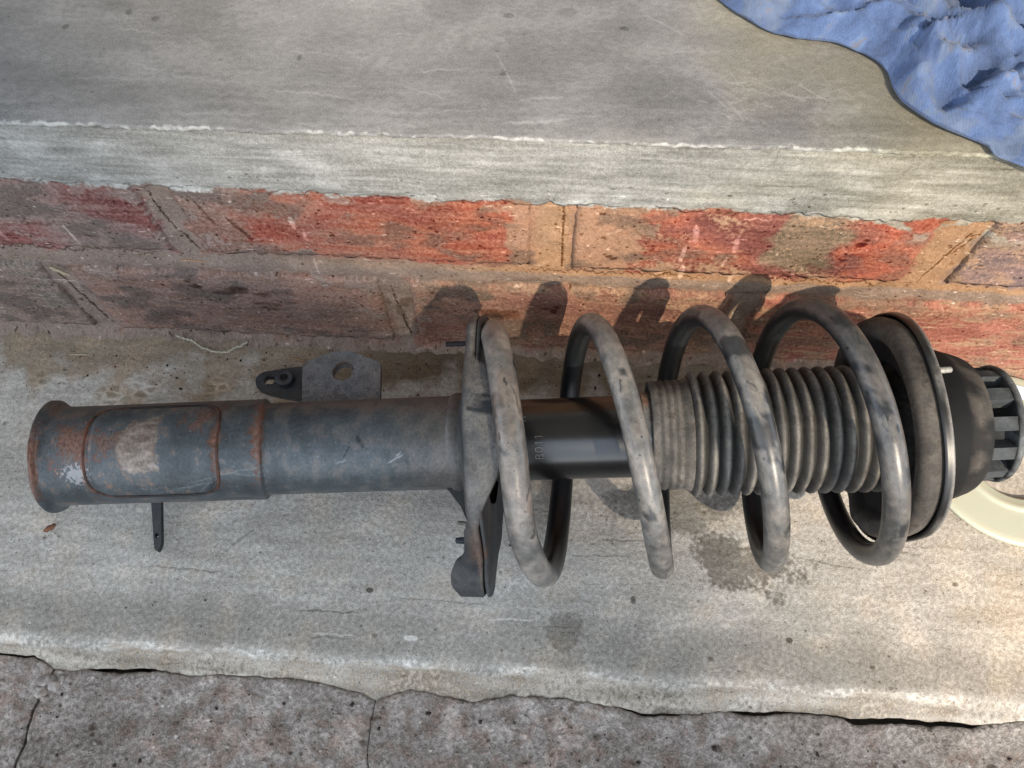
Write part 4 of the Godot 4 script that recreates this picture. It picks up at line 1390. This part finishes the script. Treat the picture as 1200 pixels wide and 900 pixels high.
	lathe(sh, ax, body, 96, func(s: float, _r, a: float) -> Color:
		var g := rad_to_deg(a)
		var film := clampf(0.35 + 0.65 * stepf(60.0, 115.0, g + nd.get_noise_2d(s * 2.0, a) * 20.0), 0.0, 1.0) * (0.75 + 0.5 * nd.get_noise_2d(s, a * 0.03))
		var w1 := stepf(1.0, 0.7, Vector2((s - 0.326) / 0.011, (g - 76.0) / 4.0).length())
		var w2 := stepf(1.0, 0.7, Vector2((s - 0.341) / 0.008, (g - 79.0) / 7.0).length())
		return lin(9, 10, 11).lerp(lin(64, 60, 56), 0.16 * clampf(film, 0.0, 1.0) * (1.0 - maxf(w1, w2))))
	var damper := put("damper_body", sh.mesh(base), gloss, strut)
	sh = Shell.new()
	for q in [["B", 0.2985, 43.0], ["0", 0.2985, 53.0], ["1", 0.2985, 62.0], ["1", 0.2985, 70.0], ["5", 0.2895, 46.0], ["2", 0.2895, 57.0], ["1", 0.2895, 92.0], ["1", 0.2895, 98.0]]:
		letter(sh, q[0], ax, q[1], 0.0232, deg_to_rad(q[2]), 0.0044)
	put("embossed_text", sh.mesh(base), gloss, damper)
	sh = Shell.new()
	lathe(sh, ax, [[0.3545, 0.0226], [0.3550, 0.0240], [0.3560, 0.0246], [0.3600, 0.0246], [0.3606, 0.0240], [0.3606, 0.010]], 72, func(_s, _r, _a) -> Color: return lin(214, 212, 208))
	put("end_ring", sh.mesh(base), zinc, strut)
	sh = Shell.new()
	lathe(sh, ax, [[0.36, 0.011], [0.50, 0.011]], 24, func(_s, _r, _a) -> Color: return lin(120, 120, 122))
	put("piston_rod", sh.mesh(base), zinc, strut)

	# dust boot: a ribbed cuff, then fourteen folds
	var prof := [[0.3615, 0.0265], [0.3596, 0.0285], [0.3594, 0.0300], [0.3600, 0.0306]]
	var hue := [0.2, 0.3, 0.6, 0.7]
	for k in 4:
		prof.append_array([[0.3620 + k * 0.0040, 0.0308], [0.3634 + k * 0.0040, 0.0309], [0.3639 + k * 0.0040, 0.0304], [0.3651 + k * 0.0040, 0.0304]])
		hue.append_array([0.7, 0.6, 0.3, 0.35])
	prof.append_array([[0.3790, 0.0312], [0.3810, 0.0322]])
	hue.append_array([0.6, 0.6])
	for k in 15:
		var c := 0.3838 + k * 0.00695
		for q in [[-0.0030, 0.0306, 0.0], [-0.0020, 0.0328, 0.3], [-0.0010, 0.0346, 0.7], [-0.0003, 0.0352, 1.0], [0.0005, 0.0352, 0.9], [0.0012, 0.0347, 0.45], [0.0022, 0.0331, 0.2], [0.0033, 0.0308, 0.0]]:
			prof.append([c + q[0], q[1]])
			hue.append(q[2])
	prof.append_array([[0.490, 0.030], [0.497, 0.030]])
	hue.append_array([0.1, 0.1])
	sh = Shell.new()
	var seg := 96
	sh.grid(seg, prof.size() - 1, func(i: int, j: int) -> Array:
		var a := TAU * (i % seg) / seg
		var s: float = prof[j][0]
		var wob := nd.get_noise_2d(cos(a) * 0.03 + s, sin(a) * 0.03) * 0.0005
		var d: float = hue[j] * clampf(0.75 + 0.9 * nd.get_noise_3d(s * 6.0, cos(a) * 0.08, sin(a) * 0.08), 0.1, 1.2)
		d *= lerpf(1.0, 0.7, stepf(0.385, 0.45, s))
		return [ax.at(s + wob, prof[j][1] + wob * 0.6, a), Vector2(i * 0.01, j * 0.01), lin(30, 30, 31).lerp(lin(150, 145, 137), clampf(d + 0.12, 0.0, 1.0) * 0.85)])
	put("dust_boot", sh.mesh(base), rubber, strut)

	# coil spring
	var pts := PackedVector3Array()
	var ts := PackedFloat32Array()
	var turns := 0.03
	while turns < 3.86:
		var a := PI - TAU * (turns + 0.0096)
		ts.append(turns)
		pts.append(sx.at(along(SPRING_S, turns), along(SPRING_R, turns), a))
		turns += 1.0 / 200.0
	for pass_ in 18:  # ease the bends of the tables
		var q := pts.duplicate()
		for k in range(1, pts.size() - 1):
			q[k] = pts[k] * 0.5 + (pts[k - 1] + pts[k + 1]) * 0.25
		pts = q
	var nw := noise(402, 30.0, 4)
	sh = Shell.new()
	sweep(sh, pts, func(k: int) -> float:
		var t := ts[k]
		return 0.0063 + 0.0009 * stepf(0.95, 0.6, t), 22, func(k: int, dir: Vector3) -> Color:
		var t := ts[k]
		var rel := pts[k] - sx.o
		var outw := (rel - sx.d * rel.dot(sx.d)).normalized()
		var o := dir.dot(outw)
		var p := pts[k] + dir * 0.0063
		var nz := nw.get_noise_3dv(p)
		var amount := lerpf(0.92, 0.68, stepf(1.3, 2.1, t)) * lerpf(1.0, 0.6, stepf(2.3, 2.9, t))
		amount = lerpf(amount, 0.42, stepf(3.6, 3.85, t))
		var fine := nw.get_noise_3dv(p * 5.0 + Vector3(3, 3, 3))
		var d := amount * stepf(-0.35, 0.45, o + nz * 0.5 + fine * 0.2) * clampf(0.85 + nz * 0.4 + fine * 0.5, 0.0, 1.1)
		# bare patches where the dust has been knocked off
		var bare := stepf(0.31, 0.37, nz + fine * 0.12 + 0.12 * stepf(1.3, 1.5, t) * stepf(2.6, 2.4, t))
		d *= 1.0 - 0.85 * bare
		var c := lin(24, 29, 36).lerp(lin(137, 132, 125), clampf(d, 0.0, 1.0))
		# a warm dusty streak on the first strand
		return c.lerp(lin(140, 120, 104), 0.5 * stepf(0.1, 0.4, nw.get_noise_3dv(p * 0.5)) * stepf(0.8, 0.4, t) * stepf(0.0, 0.6, o)))
	put("coil_spring", sh.mesh(base), wire, strut)

	# upper spring seat: thin black pan, then its rubber ring
	var wave := func(a: float) -> float:
		var g := absf(wrapf(rad_to_deg(a) + 34.0, -180.0, 180.0))
		return -0.0105 * stepf(38.0, 12.0, g) + 0.0012 * sin(a * 3.0 + 0.6)
	var pan := [[0.1940, 0.015], [0.1925, 0.034], [0.1920, 0.0585], [0.1916, 0.0600], [0.1908, 0.0606], [0.1896, 0.0611], [0.1893, 0.0618], [0.1897, 0.0626], [0.1910, 0.0629], [0.1922, 0.0627], [0.1934, 0.0630], [0.1941, 0.0627], [0.1942, 0.0608], [0.1950, 0.034], [0.196, 0.015]]
	sh = Shell.new()
	sh.grid(120, pan.size() - 1, func(i: int, j: int) -> Array:
		var a := TAU * (i % 120) / 120
		var r: float = pan[j][1]
		var edge := 0.75 * stepf(0.1928, 0.1936, pan[j][0]) * stepf(0.059, 0.062, r)
		var worn := clampf(nd.get_noise_1d(a * 0.12) * 2.0 - 0.2, 0.0, 1.0) * 0.5 if j > 7 and j < 11 else 0.0
		return [sx.at(pan[j][0] + wave.call(a) * stepf(0.035, 0.06, r), r, a), Vector2(i * 0.01, j * 0.01), lin(26, 26, 27).lerp(lin(150, 146, 140), maxf(edge, worn))])
	put("upper_spring_seat", sh.mesh(base), satin, strut)
	sh = Shell.new()
	lathe(sh, sx, [[0.188, 0.036], [0.187, 0.044], [0.1855, 0.0470], [0.1826, 0.0492], [0.1804, 0.0520], [0.1796, 0.0548], [0.1802, 0.0576], [0.1818, 0.0596], [0.1845, 0.0606], [0.1875, 0.0608], [0.1905, 0.0598]], 96, func(s: float, r: float, a: float) -> Color: return lin(44, 42, 41).lerp(lin(124, 117, 109), clampf(0.62 + 0.8 * nd.get_noise_3d(cos(a) * r, sin(a) * r, s * 2.0), 0.1, 1.0) * stepf(0.046, 0.054, r)), func(_s, a: float) -> Array: return [wave.call(a) * 0.5, 0.0])
	put("seat_rubber", sh.mesh(base), rubber, strut)
	for q in [[96.0, 0.054], [-30.0, 0.0555]]:
		sh = Shell.new()
		var a := deg_to_rad(q[0])
		sweep(sh, PackedVector3Array([sx.at(0.193, q[1], a), sx.at(0.1995, q[1], a), sx.at(0.2030, q[1], a), sx.at(0.2036, q[1], a)]), func(k) -> float: return [0.0016, 0.0016, 0.0015, 0.0006][k], 10, func(_k, _d) -> Color: return lin(176, 172, 164) if q[0] > 0.0 else lin(60, 58, 56))
		put("stud", sh.mesh(base), plate, strut)

	# top mount: bearing drum, then a ribbed rubber ring
	sh = Shell.new()
	lathe(sh, ax, [[0.490, 0.020], [0.493, 0.0300], [0.495, 0.0318], [0.4965, 0.0320], [0.4975, 0.0300], [0.4980, 0.0330], [0.4980, 0.0392], [0.4986, 0.0404], [0.4998, 0.0413], [0.5020, 0.0420], [0.5060, 0.0424], [0.5110, 0.0422], [0.5140, 0.0416], [0.5160, 0.0408], [0.5200, 0.0396], [0.5240, 0.0381], [0.5268, 0.0366], [0.5282, 0.0354], [0.5288, 0.0338], [0.5286, 0.0230]], 96, func(s: float, r: float, a: float) -> Color:
		var d := stepf(0.5140, 0.5160, s) * (0.65 + 0.6 * nd.get_noise_3d(s * 3.0, a * 0.05, 2.0))
		var patch := stepf(0.2, 0.34, nd.get_noise_3d(s * 2.0, a * 0.08, 9.0)) * stepf(0.515, 0.517, s)
		return lin(15, 14, 14).lerp(lin(84, 81, 78), clampf(d * 0.22, 0.0, 1.0)).lerp(lin(120, 112, 102), patch * 0.5))
	var drum := put("bearing_drum", sh.mesh(base), rubber, strut)
	sh = Shell.new()
	lathe(sh, ax, [[0.520, 0.0225], [0.530, 0.0225], [0.5420, 0.0230], [0.5422, 0.0272], [0.5422, 0.0306], [0.5428, 0.0316], [0.5442, 0.0319], [0.5458, 0.0312], [0.5462, 0.0210], [0.5430, 0.0190], [0.5430, 0.0]], 72, func(s: float, r: float, a: float) -> Color:
		return lin(24, 25, 26).lerp(lin(140, 143, 143), clampf(stepf(0.5415, 0.543, s) * (0.55 + nd.get_noise_2d(s * 4.0, a * 0.1)), 0.0, 0.8)))
	put("ribbed_ring", sh.mesh(base), rubber, strut)
	for k in 12:
		var a := TAU * k / 12.0 + 0.1
		sh = Shell.new()
		slab(sh, PackedVector2Array([Vector2(0.522, 0.0215), Vector2(0.5428, 0.0215), Vector2(0.5428, 0.0305), Vector2(0.534, 0.0308), Vector2(0.522, 0.0305)]), [], func(w: Vector2, h: float) -> Vector3: return ax.at(w.x, w.y, a) + ax.out(a + PI / 2) * h, 0.0072, func(_w) -> Color: return lin(78, 82, 84))
		put("rib", sh.mesh(base), rubber, drum)

func letter(sh: Shell, ch: String, ax: Ax, s: float, r: float, a: float, size: float) -> void:
	# one embossed character wrapped onto the damper, its top towards the left, read upwards
	var tm := TextMesh.new()
	tm.text = ch
	var f := SystemFont.new()
	f.font_names = PackedStringArray(["Droid Sans Mono"])
	tm.font = f
	tm.font_size = 32
	tm.pixel_size = size / 24.0
	tm.depth = 0.0007
	var arr := tm.get_mesh_arrays()
	var v: PackedVector3Array = arr[Mesh.ARRAY_VERTEX]
	var nn: PackedVector3Array = arr[Mesh.ARRAY_NORMAL]
	var ix = arr[Mesh.ARRAY_INDEX]
	var at := sh.p.size()
	for k in v.size():
		var q := v[k]
		var an := a + q.x / r
		sh.p.append(ax.at(s - q.y, r + q.z + 0.0001, an))
		var along_a := ax.out(an + PI / 2)
		sh.n.append((along_a * nn[k].x - ax.d * nn[k].y + ax.out(an) * nn[k].z).normalized())
		sh.t.append(Vector2.ZERO)
		sh.c.append(lin(86, 86, 86))  # lighter than the body paint: light caught by the relief, put into colour
	if ix == null or ix.size() == 0:
		for k in v.size():
			sh.ix.append(at + k)
	else:
		for k in ix:
			sh.ix.append(at + k)

# ------------------------------------------------------------------ other things
func build_disc() -> void:
	var root := Node3D.new()
	root.name = "plastic_lid"
	root.position = Vector3(0.3067, 0.0, 0.0620)
	add_child(root)
	tag(root, "round cream plastic lid with a hole, lying under the right end of the strut", "lid")
	var m := StandardMaterial3D.new()
	m.albedo_color = Color8(172, 172, 152)
	m.roughness = 0.42
	m.subsurf_scatter_enabled = true
	m.subsurf_scatter_strength = 0.3
	var ax := Ax.new(Vector3.ZERO, Vector3(0, 1, 0))
	ax.v = Vector3(0, 0, 1)
	ax.u = Vector3(1, 0, 0)
	var sh := Shell.new()
	lathe(sh, ax, [[0.0004, 0.0585], [0.0006, 0.0604], [0.0022, 0.0610], [0.0038, 0.0606], [0.0046, 0.0592], [0.0048, 0.0560], [0.0046, 0.0420], [0.0044, 0.0400], [0.0048, 0.0385], [0.0054, 0.0378], [0.0056, 0.0366], [0.0054, 0.0352], [0.0048, 0.0340], [0.0042, 0.0322], [0.0038, 0.0305], [0.0034, 0.0296], [0.0004, 0.0294]], 96, func(_s, _r, _a) -> Color: return Color.WHITE)
	put("lid_ring", sh.mesh(), m, root)
	var lm := StandardMaterial3D.new()  # sky reflection on the glossy lid, made as a pale arc strip
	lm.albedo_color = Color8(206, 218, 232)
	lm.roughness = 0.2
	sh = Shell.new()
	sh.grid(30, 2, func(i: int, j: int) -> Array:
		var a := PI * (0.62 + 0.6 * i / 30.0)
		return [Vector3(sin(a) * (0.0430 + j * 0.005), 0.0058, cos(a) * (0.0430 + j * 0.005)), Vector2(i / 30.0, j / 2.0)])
	put("painted_sky_reflection", sh.mesh(), lm, root)

func build_cloth(pics: Dictionary) -> void:
	var m := coat("blue_twill", pics.cloth, 0.9, 0.03, 0.2)
	m.rim_enabled = true
	m.rim = 0.25
	var hem := Curve3D.new()
	for q in [[-0.02, -0.30], [0.03, -0.19], [0.055, -0.13], [0.0776, -0.0984], [0.0906, -0.0823], [0.1108, -0.0684], [0.1337, -0.0649], [0.1473, -0.0575], [0.1562, -0.0476], [0.158, -0.0331], [0.1622, -0.022], [0.1756, -0.0089], [0.1862, -0.0035], [0.2, 0.004], [0.213, 0.0085], [0.24, 0.018], [0.28, 0.03], [0.36, 0.05]]:
		hem.add_point(Vector3(q[0], 0, q[1]))
	var ridges := [
		[0.013, 0.0070, [[0.1007, -0.0543], [0.1159, -0.0622], [0.1417, -0.0707], [0.1589, -0.0751], [0.167, -0.0692], [0.1698, -0.0571], [0.1664, -0.0416], [0.1605, -0.03]]],
		[0.006, 0.0080, [[0.0877, -0.0724], [0.1075, -0.0640], [0.1296, -0.0600], [0.1429, -0.053]]],
		[0.010, 0.0058, [[0.1620, -0.0507], [0.1633, -0.0288], [0.1671, -0.0151], [0.1762, -0.0050], [0.1900, 0.0035]]],
		[0.013, 0.0075, [[0.1751, -0.0615], [0.1904, -0.0677], [0.2016, -0.0626], [0.2026, -0.0525], [0.1902, -0.0461], [0.1776, -0.0421]]],
		[0.016, 0.0060, [[0.1693, -0.0883], [0.1838, -0.0761], [0.1999, -0.0690], [0.212, -0.0600], [0.2235, -0.0573], [0.26, -0.055]]],
		[0.009, 0.0070, [[0.1816, -0.0057], [0.192, -0.0164], [0.1997, -0.0261], [0.215, -0.034], [0.26, -0.04]]],
		[0.010, 0.0070, [[0.0929, -0.0854], [0.122, -0.0850], [0.1476, -0.0896], [0.1678, -0.0883]]],
		[0.018, 0.0080, [[0.2096, -0.0721], [0.2172, -0.0882], [0.2251, -0.1048], [0.24, -0.15]]],
		[0.014, 0.0070, [[0.08, -0.12], [0.12, -0.112], [0.17, -0.118], [0.21, -0.14]]]]
	var dips := [
		[0.006, 0.0050, [[0.1718, -0.0321], [0.1822, -0.0253], [0.1958, -0.0348]]],
		[0.004, 0.0040, [[0.1448, -0.0634], [0.1616, -0.0665]]],
		[0.004, 0.0035, [[0.1732, -0.0183], [0.1896, -0.0234], [0.2, -0.020]]],
		[0.005, 0.0040, [[0.1700, -0.0360], [0.1720, -0.0560], [0.1800, -0.0730]]]]
	var dist := func(p: Vector2, poly: Array) -> float:
		var best := 1.0
		for k in range(1, poly.size()):
			var a := Vector2(poly[k - 1][0], poly[k - 1][1])
			var b := Vector2(poly[k][0], poly[k][1])
			best = minf(best, p.distance_to(Geometry2D.get_closest_point_to_segment(p, a, b)))
		return best
	var n1 := noise(501, 16.0, 3)
	var n2 := noise(502, 55.0, 3)
	var len := hem.get_baked_length()
	var nu := 260
	var nv := 150
	var sh := Shell.new()
	sh.grid(nu, nv, func(i: int, j: int) -> Array:
		var s := len * i / nu
		var h0 := hem.sample_baked(s, true)
		# the hem turns under in its first rows
		var v := 0.2 * pow(maxf(0.0, j - 4) / (nv - 4), 1.35)
		if j < 4:
			v = [0.0045, 0.0028, 0.0012, 0.0002][j]
		var x := h0.x + v * 0.72
		var z := h0.z - v * 0.69
		var q := Vector2(x, z) + Vector2(n1.get_noise_2d(x, z), n1.get_noise_2d(x + 9.0, z)) * 0.005
		var h := 0.0
		if x < 0.30 and z > -0.2:
			for r in ridges:
				var d: float = dist.call(q, r[2])
				var e: float = r[0] * 0.8 * exp(-(d / r[1] / 1.5) * (d / r[1] / 1.5))
				h = maxf(h, e) + 0.35 * minf(h, e)
			for r in dips:
				var d: float = dist.call(q, r[2])
				h -= 0.25 * r[0] * exp(-(d / r[1]) * (d / r[1]))
		var fold := n1.get_noise_2d(x * 1.3 + z * 0.8, z * 2.2 - x * 0.5) / 0.2
		h += 0.0040 * exp(-fold * fold) * stepf(0.0, 0.02, v)
		# long folds that run with the hem, steep on one side
		var ph := v / 0.021 + 1.6 * n1.get_noise_2d(x * 0.8, z * 0.8) + 0.6 * n2.get_noise_2d(x * 0.3, z * 0.3) + s * 3.0
		var t := fposmod(ph, 1.0)
		var lift := stepf(0.0, 0.34, t) * stepf(1.0, 0.34, t)
		h += 0.0085 * lift * clampf(0.55 + 1.5 * n1.get_noise_2d(x * 1.1 + 4.0, z * 1.1), 0.1, 1.1) * stepf(0.008, 0.024, v)
		var f3 := n2.get_noise_2d(x * 1.1 + z * 0.7 + 7.0, z * 1.6 - x * 0.4) / 0.14
		h += 0.0013 * exp(-f3 * f3) + 0.0007 * n2.get_noise_2d(x, z)
		h = maxf(h, 0.0003) * stepf(-0.004, 0.011, v) + 0.0016 + 0.0016 * stepf(-0.2, 0.5, n1.get_noise_1d(s * 2.0))
		if j < 4:
			h = [0.0004, 0.0006, 0.0009, 0.0012][j] + (h - 0.0016) * 0.5
		var y := RISE + h
		if z > 0.002:   # over the edge of the step
			var o := z - 0.002
			y -= o * 1.05
			z = 0.0045 + h * 0.6 + o * 0.12
		return [Vector3(x, y, z), Vector2(s / 0.4, v / 0.2)])
	tag(put("work_cloth", sh.mesh(), m), "crumpled blue denim work cloth with grease and rust stains on the upper step", "cloth")

func build_small_things() -> void:
	var rr := RandomNumberGenerator.new()
	rr.seed = 77
	var pale := grimy("fibre", 0.85, 0.0, 0.3, 0.0, 40.0)
	# white string at the foot of the wall
	var c := Curve3D.new()
	for q in [[-0.2708, 0.0048, 0.0010], [-0.2604, 0.0030, 0.0034], [-0.2492, 0.0012, 0.0088], [-0.2410, 0.0014, 0.0112], [-0.2328, 0.0012, 0.0112], [-0.2243, 0.0020, 0.0066], [-0.2181, 0.0030, 0.0032]]:
		var k := c.point_count
		c.add_point(Vector3(q[0], q[1], q[2]))
		if k > 0:
			c.set_point_in(k, Vector3(-0.003, 0, 0))
			c.set_point_out(k, Vector3(0.003, 0, 0))
	var pts := c.tessellate_even_length(5, 0.0012)
	var sh := Shell.new()
	for strand in 2:
		var q := PackedVector3Array()
		for k in pts.size():
			var a := k * 0.75 + strand * PI
			q.append(pts[k] + Vector3(0.25 * sin(a), 0.5 * cos(a), sin(a)) * 0.0005)
		sweep(sh, q, func(k) -> float: return 0.00055 + 0.0001 * sin(k * 1.7), 6, func(_k, _d) -> Color: return lin(206, 198, 178))
	tag(put("string", sh.mesh(), pale), "short curved piece of white string at the foot of the brick riser", "string")
	for q in [
		[Vector3(-0.3458, 0.0012, 0.0195), Vector3(-0.3315, 0.0012, 0.0188), 0.0005, lin(190, 182, 160), "pale splinter lying flat on the step, left of the white string", "splinter"],
		[Vector3(-0.1888, 0.0012, 0.0118), Vector3(-0.1744, 0.0016, 0.0160), 0.00045, lin(176, 140, 96), "thin brown straw on the step just left of the strut's upper bracket", "straw"],
		[Vector3(-0.2290, 0.0985, 0.0012), Vector3(-0.2130, 0.0975, 0.0012), 0.0004, lin(196, 150, 104), "fine straw stuck in the mortar between the two brick courses", "straw"],
		[Vector3(-0.3205, 0.0838, 0.0006), Vector3(-0.3110, 0.0760, 0.0010), 0.0012, lin(190, 172, 146), "pale wood chip leaning on the riser near the left edge", "wood chip"],
		[Vector3(-0.3180, 0.0030, 0.1490), Vector3(-0.3120, 0.0034, 0.1450), 0.0018, lin(136, 96, 74), "small rusty flake beside the flared mouth of the strut", "rust flake"]]:
		sh = Shell.new()
		var a: Vector3 = q[0]
		var b: Vector3 = q[1]
		var line := PackedVector3Array()
		for k in 9:
			line.append(a.lerp(b, k / 8.0) + Vector3(rr.randfn(0, 0.0001), sin(PI * k / 8.0) * 0.0004, rr.randfn(0, 0.0002)))
		sweep(sh, line, func(k) -> float: return q[2] * (0.6 + 0.4 * sin(PI * k / 8.0)), 6, func(_k, _d) -> Color: return q[3])
		tag(put(q[5].replace(" ", "_"), sh.mesh(), pale), q[4], q[5])
	# crumbs of mortar and dirt
	sh = Shell.new()
	var grit := grimy("grit", 0.95, 0.0, 0.3, 0.0, 30.0)
	for k in 620:
		var x := rr.randf_range(-0.42, 0.36)
		var z := absf(rr.randfn(0.0, 0.02)) + 0.008
		if k % 3 == 0:
			z = rr.randf_range(0.02, 0.21)
		var r := 0.0003 + 0.0011 * pow(rr.randf(), 4.0)
		if k % 3 == 0:
			r *= 0.6
		var y := 0.0
		if k % 9 == 4:
			y = -0.006
			z = rr.randf_range(0.24, 0.30)
		var v := rr.randf()
		var col := lin(60, 54, 48) if v < 0.45 else (lin(150, 142, 130) if v < 0.85 else lin(150, 92, 66))
		rock(sh, Vector3(x, y + r * 0.4, z), r, rr, col, 6)
	for k in 340:
		var x := rr.randf_range(-0.36, 0.34)
		var z := rr.randf_range(0.236, 0.31)
		var r := 0.0004 + 0.0018 * pow(rr.randf(), 4.0)
		rock(sh, Vector3(x, -0.0068, z), r, rr, lin(76, 66, 60) if rr.randf() < 0.6 else lin(168, 160, 150), 6)
	tag(put("grit", sh.mesh(), grit), "crumbs of mortar and dirt scattered over the lower step, along the wall and on the pavement", "dirt", "stuff")
